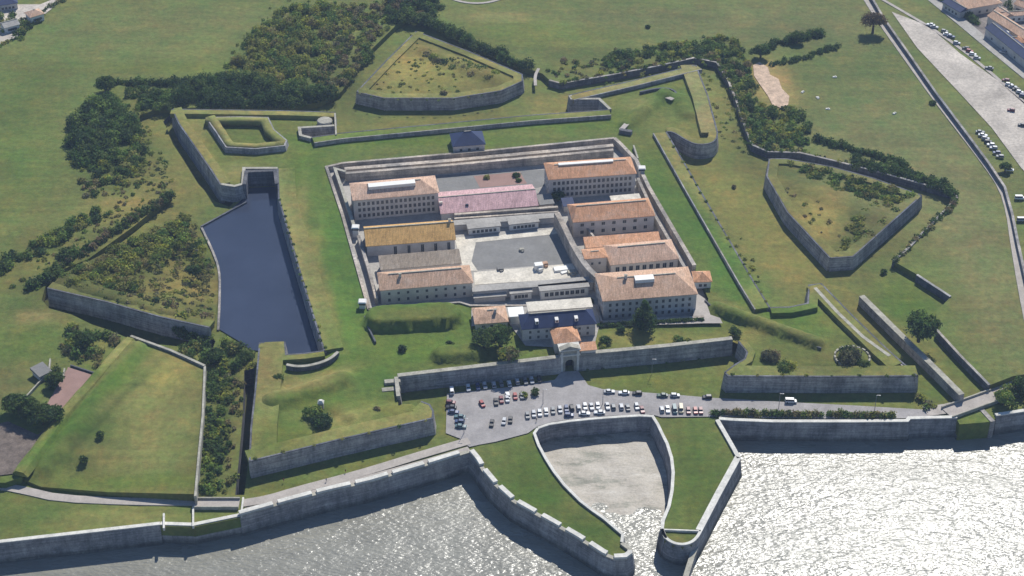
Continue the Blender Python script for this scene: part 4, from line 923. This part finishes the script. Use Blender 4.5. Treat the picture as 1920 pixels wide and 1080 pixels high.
row([(1838,247,'grey'),(1843,253,'white'),(1848,259,'silver'),(1853,265,'black'),(1858,271,'white'),(1863,277,'silver'),(1869,286,'blue'),(1875,293,'grey'),(1892,318,'white')], R(80), 3.35, 'along the sandy car park\'s near edge', 'cars along the sandy car park\'s near edge', 'from the top', detail=False)
row([(1896,206,'burgundy'),(1916,234,'black')], R(75), 3.35, 'in the middle of the sandy car park', 'cars in the middle of the sandy car park', 'from the top', detail=False)
row([(1912,371,'white','van'),(1916,412,'silver','van')], R(88), 3.35, 'at the right edge below the sandy car park', 'vans at the right edge', 'from the top', detail=False)
row([(1881,97,'silver')], R(60), 3.4, 'on the town road at the upper right', None, detail=False)

# ---------------------------------------------------------------- plants
P_DARK = [(.045,.075,.03),(.06,.10,.035),(.075,.11,.04),(.05,.08,.045),(.09,.12,.045)]
P_MIX = [(.09,.14,.045),(.14,.19,.055),(.19,.22,.06),(.10,.15,.055),(.21,.20,.085),(.24,.24,.06)]
P_OLIVE = [(.15,.17,.055),(.19,.19,.07),(.12,.15,.05),(.20,.17,.09),(.23,.23,.07)]
P_BROWN = [(.17,.13,.10),(.21,.17,.11),(.14,.13,.07),(.15,.14,.11)]
def leaves(name, blobs, mat=None, parent=None, dens=1.0, size=.8):
    Vs = []; Cs = []
    for (x, y, z, rx, rz_, col) in blobs:
        n = max(12, int(1.5*dens*(rx*rx*5.5+rx*rz_*6)/(size*size)))
        u = RNG.normal(size=(n, 3)); u[:, 2] = np.abs(u[:, 2])*1.0-.25; u /= np.linalg.norm(u, axis=1)[:, None]
        rr = RNG.uniform(.55, 1.08, n)[:, None]
        # lumpiness
        lump = 1+.22*np.sin(u[:, :1]*5+x)*np.cos(u[:, 1:2]*6+y)
        c = u*rr*lump*np.array([rx, rx, rz_])+np.array([x, y, z])
        nn = u+RNG.normal(scale=.55, size=(n, 3)); nn /= np.linalg.norm(nn, axis=1)[:, None]
        t1 = np.cross(nn, RNG.normal(size=(n, 3))); t1 /= np.linalg.norm(t1, axis=1)[:, None]; t2 = np.cross(nn, t1)
        s_ = (RNG.uniform(.5, 1.15, n)*size)[:, None]*.5
        q = np.stack([c-t1*s_-t2*s_*.7, c+t1*s_-t2*s_*.8, c+t1*s_*.8+t2*s_, c-t1*s_*.9+t2*s_*.8], 1)
        Vs.append(q.reshape(-1, 3)); cc = np.array(col)*RNG.uniform(.75, 1.3, (n, 1))*(1+RNG.normal(scale=.06, size=(n, 3)))
        cc = cc*RNG.uniform(1.0, 1.5)*np.array([1.08, 1.12, .8]); Cs.append(np.repeat(cc, 4, 0))
    V = np.concatenate(Vs); C = np.clip(np.concatenate(Cs), .01, 1); nq = len(V)//4
    me = bpy.data.meshes.new(name); me.vertices.add(len(V)); me.vertices.foreach_set('co', V.ravel())
    me.loops.add(nq*4); me.loops.foreach_set('vertex_index', np.arange(nq*4, dtype=np.int32))
    me.polygons.add(nq); me.polygons.foreach_set('loop_start', np.arange(0, nq*4, 4, dtype=np.int32)); me.polygons.foreach_set('loop_total', np.full(nq, 4, np.int32))
    me.update(calc_edges=True); me.materials.append(mat or M['leaf'])
    a = me.color_attributes.new('tint', 'FLOAT_COLOR', 'POINT'); t = np.ones((len(V), 4), np.float32); t[:, :3] = C; a.data.foreach_set('color', t.ravel())
    o = bpy.data.objects.new(name, me); COL.objects.link(o)
    if parent: o.parent = parent
    return o
def scrub(label, poly, z, spacing, rr, hh, pal, cat='scrub', name='scrub', keep=.85, size=.8, dens=.8, thing_=False):
    P = XY(poly, z); lo = np.min(np.array(P), 0); hi = np.max(np.array(P), 0)
    n = int(1.3*(hi[0]-lo[0])*(hi[1]-lo[1])/spacing**2); Q = RNG.uniform(lo, hi, (max(n, 4), 2)); Q = Q[in_poly(Q, P)]
    bl = []
    for q in Q:
        if random.random() > keep: continue
        r_ = random.uniform(*rr); h_ = r_*random.uniform(*hh)
        bl.append((q[0], q[1], z+h_*.25, r_, h_, random.choice(pal)))
    if not bl: return
    o = leaves(name, bl, dens=dens, size=size); tag(o, label, cat, None, 'stuff')
def belt(label, pts, z, width, spacing, rr, hh, pal, cat='hedge', name='hedge', kind=None, size=.75, dens=.8, keep=1.0):
    path = resample([tuple(p) for p in XY(pts, z)], spacing); nm = offsets(path); bl = []
    for p, m in zip(path, nm):
        if random.random() > keep: continue
        k = random.uniform(-width/2, width/2); r_ = random.uniform(*rr); h_ = r_*random.uniform(*hh)
        bl.append((p[0]+m[0]*k+random.uniform(-.5, .5), p[1]+m[1]*k, z+h_*.2, r_, h_, random.choice(pal)))
    o = leaves(name, bl, dens=dens, size=size); return tag(o, label, cat, None, kind)
WZ = 3.0
scrub('dense dark wood filling the ditch edge, upper left', [(330,205),(345,165),(430,148),(560,165),(625,180),(600,200)], WZ, 3.6, (2.4,4.2), (1.0,1.8), P_DARK, 'woodland', 'woodland')
scrub('dense mixed wood at the upper left below the meadow', [(430,150),(425,125),(470,70),(520,22),(600,5),(640,20),(600,90),(580,150),(560,180)], WZ, 4.0, (2.0,3.8), (.8,1.3), P_MIX+P_OLIVE, 'woodland', 'woodland')
scrub('olive and brown scrub right of the upper left wood', [(600,90),(610,10),(690,10),(700,70),(690,100),(640,165),(580,180)], WZ, 3.8, (1.6,3.0), (.6,1.0), P_OLIVE+P_BROWN+P_DARK[:1]+P_MIX, keep=1.0)
belt('dark tree belt along the left edge of the upper meadow ditch', [(190,160),(240,160),(300,155),(345,158),(430,150)], WZ, 5, 1.8, (1.6,3.0), (1.0,1.5), P_DARK, 'tree belt', 'tree_belt', 'stuff')
scrub('bushes below the left end of the dark tree belt', [(230,170),(330,165),(330,200),(290,212),(250,200)], WZ, 4, (1.8,3.0), (.8,1.4), P_DARK+P_MIX[:2])
scrub('dark round wood beside the left meadow', [(130,275),(140,225),(165,195),(215,190),(255,225),(262,262),(215,270),(200,300),(165,322),(140,318)], WZ, 3.6, (2.4,4.4), (.9,1.5), P_DARK+P_MIX[:2], 'woodland', 'woodland')
scrub('lighter bushes on the right side of the left wood', [(200,270),(262,262),(275,290),(255,320),(215,345),(165,330)], WZ, 4, (1.6,3.0), (.8,1.2), P_MIX+P_DARK)
scrub('purplish low bushes below the left wood', [(150,340),(195,335),(200,365),(160,372)], WZ, 3.6, (1.4,2.4), (.6,1.0), P_BROWN+P_DARK)
scrub('thin scrub on dry ground beside the upper left bastion ditch', [(235,290),(270,265),(300,285),(325,340),(300,362),(250,350),(215,345)], 3.2, 4.2, (.8,2.0), (.7,1.2), P_OLIVE+P_DARK[:2], keep=.6)
belt('upper dark hedge band slanting down the left meadow', [(195,400),(150,420),(100,450),(50,480),(-10,508)], WZ, 9, 1.1, (1.6,2.9), (.8,1.3), P_MIX+P_DARK, kind='stuff')
belt('long dark hedge running up to the dry ditch, left', [(324,366),(290,388),(240,418),(190,452),(150,478),(110,500)], WZ, 3.5, 1.1, (1.4,2.3), (.9,1.4), P_DARK+P_BROWN[:1], kind='stuff')
scrub('dark thicket at the lower end of the slanting hedges, left', [(90,510),(130,470),(150,478),(100,530),(40,548),(15,540)], WZ, 3.4, (1.8,3.0), (.8,1.4), P_DARK+P_MIX[:1])
scrub('bushy upper half of the outwork beside the water moat', [(110,520),(180,485),(290,430),(345,410),(362,440),(330,470),(270,500),(250,545),(160,545)], 6.2, 3.6, (1.6,3.2), (.5,.9), P_MIX+P_OLIVE+P_OLIVE, keep=.95)
scrub('bushes along the water edge of the overgrown outwork', [(340,405),(372,432),(396,480),(402,520),(380,512),(350,470)], 3.0, 4, (1.4,2.6), (.7,1.2), P_MIX+P_DARK, keep=.8)
scrub('low scrub along the front of the overgrown outwork', [(110,525),(200,560),(300,588),(390,605),(385,585),(290,560),(180,530)], 6.4, 3.6, (.9,2.0), (.5,.9), P_OLIVE+P_BROWN+P_DARK, keep=.75)
scrub('dark bushes in the ditch corner below the water moat', [(330,655),(352,625),(395,632),(470,658),(472,690),(400,690),(340,668)], .3, 3.6, (1.6,3.0), (.8,1.4), P_MIX+P_DARK, keep=.9)
scrub('green undergrowth filling the left ditch', [(386,695),(425,695),(420,800),(412,925),(374,925),(380,780)], .3, 2.5, (1.2,2.3), (.6,1.1), P_MIX+P_DARK, keep=1)
scrub('sparse olive scrub on the right side of the left ditch', [(428,695),(455,700),(446,900),(420,925)], .3, 3, (.8,1.9), (.6,1.0), P_OLIVE+P_DARK[:2]+P_BROWN, keep=.9)
scrub('bushes around the small field corner, lower left', [(110,650),(130,615),(160,600),(180,625),(228,632),(215,655),(150,678),(115,690)], WZ, 3.8, (1.4,2.8), (.8,1.3), P_MIX+P_BROWN+P_DARK, keep=.85)
scrub('yellowish bushes above the red yard', [(150,668),(190,660),(185,690),(148,680)], WZ, 3.6, (1.4,2.2), (.6,.9), P_OLIVE, keep=.9)
scrub('dark bushes left of the red yard', [(92,700),(110,680),(118,715),(96,730)], WZ, 3, (1.5,2.4), (.9,1.3), P_DARK)
belt('tall black-green hedge along the upper outwork ditch', [(786,40),(830,55),(880,84),(930,102),(985,128)], WZ, 5, 1.3, (2.0,3.2), (1.1,1.7), P_DARK, 'tree belt', 'tree_belt', 'stuff')
scrub('dark trees at the top between the meadows', [(735,50),(725,10),(740,-10),(800,-15),(835,15),(800,45),(760,40)], WZ, 3.6, (2.0,3.6), (.9,1.5), P_DARK+P_MIX[:1]+P_BROWN[:1], 'woodland', 'woodland')
scrub('brown-green bushes left of the dark trees at the top', [(690,60),(695,0),(735,-10),(728,30),(735,55),(705,75)], WZ, 4, (1.4,2.6), (.7,1.1), P_BROWN+P_MIX, keep=.7)
belt('row of round bushes along the left side of the upper outwork ditch', [(690,90),(692,110),(664,130),(650,150),(625,172)], .3+1, 3.5, 1.8, (1.5,2.6), (1.0,1.4), P_DARK+P_MIX[:2], kind='stuff')
scrub('bushy strip on the upper outwork', [(795,85),(850,105),(930,135),(925,150),(870,135),(800,110)], 6.4, 3.6, (1.4,2.8), (.4,.7), P_MIX+P_BROWN+P_DARK, keep=.95)
scrub('scrub strip above the counterscarp, top right of centre', [(1020,135),(1060,108),(1130,112),(1135,140),(1050,150)], 3.2, 5, (1.0,2.0), (.5,.9), P_BROWN+P_DARK, keep=.45)
scrub('dark scrub band along the upper right ditch', [(1132,105),(1230,88),(1300,75),(1372,68),(1400,110),(1412,160),(1380,160),(1350,115),(1300,102),(1180,125),(1140,135)], 3.2, 3.6, (1.3,2.8), (.6,1.1), P_DARK+P_MIX+P_BROWN[:1], keep=1.0)
scrub('dark scrub going down the right ditch edge', [(1380,150),(1412,150),(1420,200),(1500,205),(1520,240),(1510,275),(1450,280),(1415,270),(1400,230)], 3.2, 3.4, (1.5,2.8), (.6,1.1), P_DARK+P_MIX, keep=.95)
belt('row of dark trees in the right meadow, left part', [(1416,100),(1450,85),(1500,72),(1540,66)], WZ, 4, 1.4, (1.5,3.0), (1.0,1.5), P_DARK, 'tree row', 'tree_row', 'stuff')
belt('second lower row of dark bushes in the right meadow', [(1448,122),(1500,112),(1540,98),(1575,88)], WZ, 3, 1.6, (1.2,2.2), (.8,1.2), P_DARK, 'hedge', 'hedge', 'stuff')
belt('dark bush band above the right-hand outwork', [(1532,262),(1590,280),(1650,296),(1700,312)], WZ, 3, 1.3, (1.6,2.8), (.8,1.3), P_DARK, kind='stuff')
belt('broad dark bush band narrowing to the point above the right-hand outwork', [(1600,306),(1680,322),(1740,340),(1790,362)], WZ, 8, .9, (1.6,3.0), (.8,1.3), P_DARK+P_MIX[:1], kind='stuff')
belt('brownish scrub line down the right ditch edge', [(1795,375),(1768,402),(1740,430),(1705,462),(1680,488)], WZ, 2, 2.2, (1.0,2.0), (.6,1.0), P_DARK+P_BROWN, kind='stuff')
scrub('dark bushes on the right-hand outwork', [(1475,305),(1560,320),(1650,345),(1720,366),(1660,395),(1600,375),(1530,345)], 6.2, 3.4, (1.4,2.8), (.35,.7), P_MIX+P_DARK+P_OLIVE, keep=.95)
scrub('olive scrub on the right half of the right-hand outwork', [(1640,380),(1715,372),(1640,440),(1580,470),(1590,420)], 6.2, 3.8, (1.2,2.4), (.3,.6), P_OLIVE+P_MIX, keep=.85)
scrub('garden greenery at the top left corner', [(-20,30),(30,25),(60,45),(40,75),(-20,80)], WZ, 5, (1.4,2.8), (.8,1.2), P_DARK+P_MIX, keep=.7)
belt('hedge along the road in the top left corner', [(130,-5),(95,12),(60,48),(20,75),(-10,90)], WZ, 3, 2.4, (1.2,2.4), (.7,1.1), P_DARK+P_MIX, kind='stuff')
scrub('garden trees between the houses at the top right corner', [(1790,-20),(1930,-20),(1930,20),(1850,18),(1800,30)], WZ, 6, (1.8,3.2), (.8,1.3), P_DARK, keep=.8)
belt('dark hedge beside the town road, top right', [(1752,-8),(1790,12),(1830,45)], WZ, 3, 1.5, (1.6,2.8), (.9,1.3), P_DARK, kind='stuff')
scrub('garden bushes along the blue-grey house row', [(1840,60),(1930,140),(1930,110),(1880,60)], WZ, 7, (1.2,2.2), (.8,1.2), P_DARK+P_MIX, keep=.6)
for lab, poly, z, sp, pl in [
    ('low olive weeds across the middle of the top outwork', [(700,165),(780,75),(820,110),(900,160),(840,178),(740,178)], 6.0, 6, P_OLIVE),
    ('rough brown tussocks on the dry ground left of the dry ditch', [(200,370),(300,300),(330,365),(250,410),(210,415)], 3.1, 4.5, P_OLIVE+P_BROWN),
    ('rough tussocks between the two slanting hedges, left', [(60,500),(200,410),(300,372),(180,450),(90,510)], 3.1, 4.5, P_OLIVE+P_BROWN),
    ('weeds along the counterscarp below the bushes, upper right', [(1040,150),(1140,120),(1140,108),(1050,118)], 3.1, 4, P_MIX+P_BROWN),
    ('sparse tussocks in the circle of grass right of the upper ditch', [(1425,215),(1490,215),(1500,260),(1440,272)], 3.1, 5, P_OLIVE),
    ('rough tussocks over the left half of the diamond outwork', [(1450,310),(1520,350),(1600,470),(1560,480),(1480,400)], 6.0, 6, P_OLIVE+P_BROWN),
    ('tufts along the foot of the long right curtain', [(1345,400),(1365,400),(1440,530),(1425,540)], .1, 7, P_OLIVE)]:
    scrub(lab, poly, z, sp, (.5,1.3), (.35,.7), pl, keep=.8, size=.6)
for lab, pts, zz_, sp in [('small plants growing along the outer edge of the moat curtain', [(526,375),(552,470),(583,575),(608,652)], 7.9, 4.5), ('small plants on top of the long right curtain', [(1256,262),(1314,362),(1364,447),(1436,565)], 7.9, 7),
    ('weeds along the front of the top outwork wall', [(672,176),(720,188),(850,188),(930,175)], 6.8, 6), ('weeds along the top of the right bastion face', [(1372,704),(1560,705),(1715,704)], 7.9, 9),
    ('ivy and weeds along the top of the left bastion face', [(480,862),(640,824),(800,788)], 7.9, 9), ('plants at the foot of the gate wall, right of the gate', [(1100,693),(1250,678),(1370,666)], .2, 6)]:
    belt(lab, pts, zz_, 1.2, sp, (.5,1.0), (.5,1.0), P_MIX+P_DARK, 'wall plants', 'wall_plants', 'stuff', size=.5)
belt('ragged overgrowth hanging over the upper right counterscarp wall', [(1052,154),(1140,139),(1230,122),(1300,106),(1345,115),(1368,150),(1386,195),(1399,235),(1414,270),(1442,282)], 3.3, 2.4, 1.7, (.8,1.9), (.5,1.0), P_MIX+P_DARK+P_BROWN, kind='stuff', keep=.85)
belt('ragged overgrowth hanging over the counterscarp above the right-hand outwork', [(1442,282),(1500,284),(1560,298),(1640,318),(1735,344)], 3.3, 2.4, 2.0, (.7,1.6), (.5,1.0), P_MIX+P_DARK+P_BROWN, kind='stuff', keep=.8)
scrub('low continuous yellow-brown growth over the outwork beside the water moat', [(110,525),(200,480),(345,408),(400,500),(400,600),(290,585)], 5.6, 3.2, (.8,1.8), (.3,.5), P_OLIVE+P_BROWN, keep=.6, size=.6)
# hedges along the coast road
for lab, pts in [('clipped brownish hedge beside the coast road, left piece', [(1338,775),(1420,778)]), ('clipped brownish hedge beside the coast road, middle piece', [(1432,777),(1540,779)]), ('clipped brownish hedge beside the coast road, right piece', [(1552,778),(1676,781)])]:
    belt(lab, pts, .6, 1.6, .7, (1.0,1.7), (.9,1.4), P_BROWN+P_MIX+P_DARK[:2], size=.6)
belt('long low green hedge below the large lower right block', [(1122,611),(1200,607),(1316,600)], 6.4, .5, .6, (.8,1.1), (1.0,1.3), P_DARK+P_MIX[:1], size=.6)
scrub('bushes by the bridge at the lower right', [(1868,742),(1930,715),(1930,768),(1880,770)], .6, 3.4, (1.4,2.6), (.8,1.3), P_DARK+P_MIX+P_BROWN[:1])
scrub('bushes at the corner where side road and coast road meet', [(1715,735),(1745,750),(1758,772),(1735,768),(1716,752)], .6, 3, (1.0,1.9), (.7,1.1), P_BROWN+P_MIX)
def bush(label, px, py, z, r_, pal, h=1.0):
    x, y, _ = G(px, py, z+r_*.4); bl = [(random.uniform(-r_, r_)*.5, random.uniform(-r_, r_)*.5, r_*h*.3, r_*random.uniform(.6, .8), r_*h*random.uniform(.6, .85), random.choice(pal)) for _ in range(5)]
    o = leaves('bush', bl, size=.6, dens=1.1); o.location = (x, y, z); return tag(o, label, 'bush')
for a in [('dark round bush on the dry lower part of the overgrown outwork', 362, 508, 5.0, 3.4, P_DARK), ('small dark bush beside the one at the moat edge', 383, 498, 4.0, 2.4, P_MIX),
          ('bush on the slope of the small sentry post, lower left bastion', 584, 775, 6.5, 3.6, P_MIX), ('dark low bush below the first, lower left bastion slope', 602, 790, 6, 4.0, P_DARK),
          ('small dark bush on the pale corner of the lower left bastion', 522, 708, 6.6, 2.2, P_DARK), ('dark bush on the lawn right of the green mound', 845, 643, 6.3, 1.8, P_DARK),
          ('dark hollow bush beside the pale stone block on the front lawn', 752, 653, 6.2, 2.2, P_DARK), ('brown bush on top of the large green mound', 812, 577, 7, 1.8, P_BROWN),
          ('small brown shrub near the end of the lower left bastion', 706, 767, 7, 1.6, P_BROWN), ('small green shrub left in the car park island', 982, 740, .6, 1.6, P_MIX),
          ('dark shrub right in the car park island', 1004, 735, .6, 2.0, P_DARK), ('dark shrub left in the front garden', 1164, 616, 6.4, 2.0, P_DARK),
          ('pair-like dark shrub against the front garden edge', 1135, 636, 6.4, 2.4, P_DARK), ('green shrub on the front garden, left of two above the wall', 1272, 636, 6.3, 2.4, P_MIX),
          ('green shrub on the front garden, right of two above the wall', 1290, 640, 6.3, 1.9, P_MIX), ('dark shrub at the right end of the gate wall', 1378, 622, 6.6, 2.4, P_DARK),
          ('pale brown bush left on the lower right bastion', 1446, 666, 6.3, 3.6, P_BROWN), ('dark low bush above the coast road wall, lower right bastion', 1478, 690, 6.3, 4.0, P_MIX),
          ('bushy growth filling the stone ring mound', 1596, 668, 6.8, 5.0, P_DARK+P_BROWN), ('dark bush at the lower right of the stone ring', 1618, 684, 6.2, 3.0, P_DARK),
          ('dark bush at the foot of the bright green triangle', 1658, 510, .4, 1.6, P_DARK), ('small dark bush on the right meadow beside the pale path', 1749, 193, 3, 1.8, P_DARK),
          ('lone bush on the large right outer lawn in the upper meadow', 1215, 50, 3, 1.6, P_DARK), ('small bush beside the ditch on the right-hand grass', 1376, 350, .2, 1.2, P_BROWN),
          ('brown shrub on the wall of the topmost outwork', 832, 174, 6.6, 1.8, P_BROWN), ('small bush on the large grassy platform, lower left', 188, 815, 5, 1.6, P_DARK),
          ('dark bush on the slope of the grassy platform, lower left', 155, 860, 4, 1.8, P_DARK), ('dark bush in the shadowed ditch below the overgrown outwork', 340, 622, .3, 3.6, P_DARK),
          ('pale shrub in the north court, left one', 912, 332, 4, 1.5, P_OLIVE), ('green shrub in the north court, right one', 968, 328, 4, 1.8, P_DARK), ('small dark shrub in the north court, lowest', 972, 338, 4, 1.4, P_DARK),
          ('shrub right of the gate side lodge', 1128, 652, 6.2, 1.6, P_OLIVE), ('shrub clump behind the slate-roofed house on the right', 1108, 566, 4, 2.2, P_DARK)]:
    bush(*a)
def tree(label, px, py, z, h, r_, pal, shape='round', cat='tree', name='tree', size=.75, dens=1.0, bare=False):
    x, y, _ = G(px, py, z); t = thing(name, (x, y, z), label, cat)
    m = MB().cyl((0, 0, -.3), r_*.09+.15, r_*.05+.08, h*.5, 7)
    for k in range(5):
        q = k*1.26; b0 = len(m.v)
        for (dd, rr_, zz) in ((0, .16, h*.35), (r_*.5, .06, h*.62)):
            for i in range(4):
                m.v.append((dd*math.cos(q)+rr_*math.cos(i*1.57), dd*math.sin(q)+rr_*math.sin(i*1.57), zz))
        m.f += [(b0+i, b0+(i+1) % 4, b0+4+(i+1) % 4, b0+4+i) for i in range(4)]
    m.put('trunk', M['trunk'], t)
    bl = []
    if shape == 'cone':
        for k in range(9):
            f = k/8; bl.append((random.uniform(-.3, .3), random.uniform(-.3, .3), h*(.16+.72*f), r_*(1.05-f*.85), h*.14, random.choice(pal)))
    else:
        for k in range(20):
            q = random.uniform(0, 6.28); f = math.sqrt(random.random())*.6
            bl.append((r_*f*math.cos(q), r_*f*math.sin(q), h*(.5+.22*random.random()*(1-f)), r_*random.uniform(.42, .62), h*random.uniform(.2, .3), random.choice(pal)))
    leaves('crown', bl, parent=t, size=size, dens=dens)
    return t
tree('large round dark tree standing alone behind the slanting ditch wall, lower right', 1722, 640, 3, 15, 7.6, P_DARK+P_MIX[:1])
tree('tall dark pine in the front garden of the large lower right block', 1207, 614, 6.3, 15, 5.2, P_DARK, 'cone')
tree('dark spreading tree beside the brown-roofed house, left one', 907, 652, 6.3, 9, 5.6, P_DARK+P_MIX[:1])
tree('dark spreading tree beside the brown-roofed house, right one', 938, 648, 6.3, 10, 5.8, P_DARK)
tree('lower brownish tree just behind the curtain wall', 952, 678, 6.3, 7, 4.6, P_MIX+P_BROWN)
tree('bare reddish-brown tree on the field path, top right', 1636, 62, 3, 13, 7.0, [(.13,.09,.075),(.10,.075,.06),(.15,.11,.08)], dens=.45)
tree('dark tree at the edge of the dark belt, upper left end', 200, 172, 3, 9, 5.6, P_DARK)
tree('dark evergreen in the tree cluster at the left edge, nearest the path', 80, 795, 3, 9, 5.6, P_DARK)
tree('dark evergreen in the tree cluster at the left edge, middle', 52, 782, 3, 10, 6.0, P_DARK)
tree('dark evergreen in the tree cluster at the left edge, topmost', 30, 772, 3, 9, 5.0, P_DARK)
tree('dark evergreen in the tree cluster at the left edge, beside the red yard', 104, 790, 3, 7, 4.2, P_DARK)
tree('rounded tree in the bushes at the lower left field corner', 163, 648, 3, 7, 4.6, P_DARK+P_MIX[:1])
tree('rounded tree at the bend of the lower left garden wall', 104, 724, 3, 7, 3.6, P_DARK)
tree('dark tree in the left ditch below the water moat corner', 404, 680, .2, 7, 3.8, P_DARK)
tree('dark tree at the roots of the right meadow tree row', 1426, 108, 3, 8, 4.6, P_DARK)
tree('round tree at the top right of the dark tree row', 1494, 80, 3, 7, 4.0, P_DARK)
tree('round tree beside the bridge, lower right', 1880, 758, .5, 7, 3.8, P_MIX)
tree('dark bushy tree on the far right, beside the side road', 1912, 735, .5, 7, 3.6, P_DARK)
tree('small tree at the corner of the gate wall garden', 520, 10, 3, 7, 4.0, P_DARK) if False else None
tree('shade tree at the near edge of the sandy car park', 1884, 322, 3, 5, 3.0, P_DARK)
tree('small dark tree beside the annex in the prison, centre right', 1046, 378, 4, 6, 3.0, P_DARK)
# people strolling on the coast road: too small to show more than a standing figure
def person(px, py, z, top, label):
    x, y, _ = G(px, py, z); me = bpy.data.meshes.new('person')
    v = [(0, 0, .95), (0, 0, 1.2), (0, 0, 1.45), (0, 0, 1.6), (0, 0, 1.72), (-.1, 0, .9), (-.12, .12, .5), (-.12, .05, .05), (.1, 0, .9), (.12, -.12, .5), (.12, -.2, .05), (-.2, 0, 1.42), (-.27, -.05, 1.15), (-.26, -.15, .9), (.2, 0, 1.42), (.27, .05, 1.15), (.26, .12, .9)]
    e = [(0, 1), (1, 2), (2, 3), (3, 4), (0, 5), (5, 6), (6, 7), (0, 8), (8, 9), (9, 10), (2, 11), (11, 12), (12, 13), (2, 14), (14, 15), (15, 16)]
    me.from_pydata(v, e, []); o = bpy.data.objects.new('person', me); COL.objects.link(o); o.location = (x, y, z)
    o.modifiers.new('skin', 'SKIN'); rad = [.15, .14, .16, .06, .11, .1, .075, .055, .1, .075, .055, .07, .055, .04, .07, .055, .04]
    for i, r_ in enumerate(rad): me.skin_vertices[0].data[i].radius = (r_, r_*.85)
    me.skin_vertices[0].data[0].use_root = True
    sb = o.modifiers.new('smooth', 'SUBSURF'); sb.levels = sb.render_levels = 1
    me.materials.append(PAINT[top]); return tag(o, label, 'person', 'people strolling on the coast road')
for k, (px, py) in enumerate([(1565,145), (1505,173), (1533,184), (1552,205), (1677,213)]):
    x, y, _ = G(px, py, 3); m = MB(); m.box((0, 0, .25), (2.4, 1.3, .5), k, .85); m.box((.3, .2, .6), (1.0, .7, .25), k*2, .8)
    o = m.put('pale_stone', M['coping2']); o.location = (x, y, 3)
    tag(o, ['pale stone slab highest up the right meadow, below the tree rows', 'pale stone slab nearest the bare earth patch', 'pale stone slab between the two lower ones in the right meadow', 'pale stone slab lowest in the right meadow group', 'lone pale stone slab halfway to the field path'][k], 'stone slab', 'pale slabs in the right meadow')
for k, (px, py, lx, ly, hh, mt, lab) in enumerate([(1010,504,4,3,2.6,'skylight','white site cabin in the bright work yard of the prison'), (1022,498,2.5,2,1.6,'tile_brown','small brown material stack beside the white site cabin'),
        (1052,506,7,3.5,.9,'skylight','low white tarpaulin-covered stack at the right of the work yard'), (938,506,3,2,1.0,'yard_dark','grey rubble heap at the left of the work yard'), (1072,512,4,2.5,1.0,'coping','pale block stack at the right end of the work yard'),
        (978,470,2.2,1.6,1.0,'coping','small pale box in the middle of the main court')]):
    x, y, _ = G(px, py, 4); m = MB(); m.box((0, 0, hh/2), (lx, ly, hh), .2, .92); m.box((lx*.2, -ly*.7, hh*.3), (lx*.5, ly*.5, hh*.6), .5, .9)
    o = m.put('yard_stack', M[mt]); o.location = (x, y, 4.15); tag(o, lab, 'site clutter')
for k, (px, py, w_) in enumerate([(728,742,8), (733,730,8), (736,718,7)]):
    x, y, _ = G(px, py, 6); o = MB().box((0, 0, .9), (w_, 2.6, 1.8), .15, .92).put('stone_step', M['coping']); o.location = (x, y, 3.6+.9*k)
    tag(o, ['lowest of the broad pale stone ledges beside the left end of the gate wall', 'middle of the broad pale stone ledges beside the left end of the gate wall', 'topmost of the broad pale stone ledges beside the left end of the gate wall'][k], 'stone ledge', 'ledges at the left end of the gate wall')
for k, (px, py, wh_) in enumerate([(1222,700,'on the lawn between gate wall and road'), (1130,757,'behind the long middle row of cars'), (1018,757,'beside the island of shrubs'), (1460,765,'beside the coast road hedge'), (1640,768,'where the hedge ends by the coast road'), (870,812,'at the lower left corner of the car park')]):
    x, y, _ = G(px, py, .4); t = thing('lamp_post', (x, y, .4), 'slim grey lamp post '+wh_, 'lamp post', 'slim grey lamp posts')
    MB().cyl((0, 0, 0), .14, .08, 7.5, 8).put('post', M['metal'], t); MB().box((.55, 0, 7.5), (1.3, .14, .1)).put('arm', M['metal'], t); MB().box((1.25, 0, 7.42), (.6, .28, .14)).put('lamp_head', M['white'], t)
for lab, poly, sp in [('scattered small bushes along the edge of the upper left wood', [(415,150),(440,90),(500,20),(520,0),(640,0),(700,60),(640,180),(440,150)], 7), ('scattered low bushes round the left wood', [(120,260),(150,190),(270,200),(300,300),(250,370),(140,360)], 6),
    ('scattered low bushes along the slanting left hedges', [(-10,520),(180,400),(330,355),(200,470),(20,560)], 6.5), ('scattered low bushes along the upper right ditch scrub', [(1120,95),(1380,60),(1430,200),(1530,240),(1400,290),(1120,150)], 6)]:
    scrub(lab, poly, 3.1, sp, (.6,1.4), (.6,1.0), P_MIX+P_OLIVE, keep=.6, size=.6)
person(532, 903, .45, 'red', 'person in dark red walking on the coast road, nearest the left end')
person(612, 903, .45, 'blue', 'person in dark blue walking on the coast road, left of the bench-like bulge')
person(648, 886, .45, 'burgundy', 'person in burgundy walking along the upper edge of the coast road')
person(1006, 790, .45, 'black', 'person in black standing at the left corner of the harbour head')
for o in bpy.data.objects:
    for k in ('_L', '_D'):
        if k in o: del o[k]
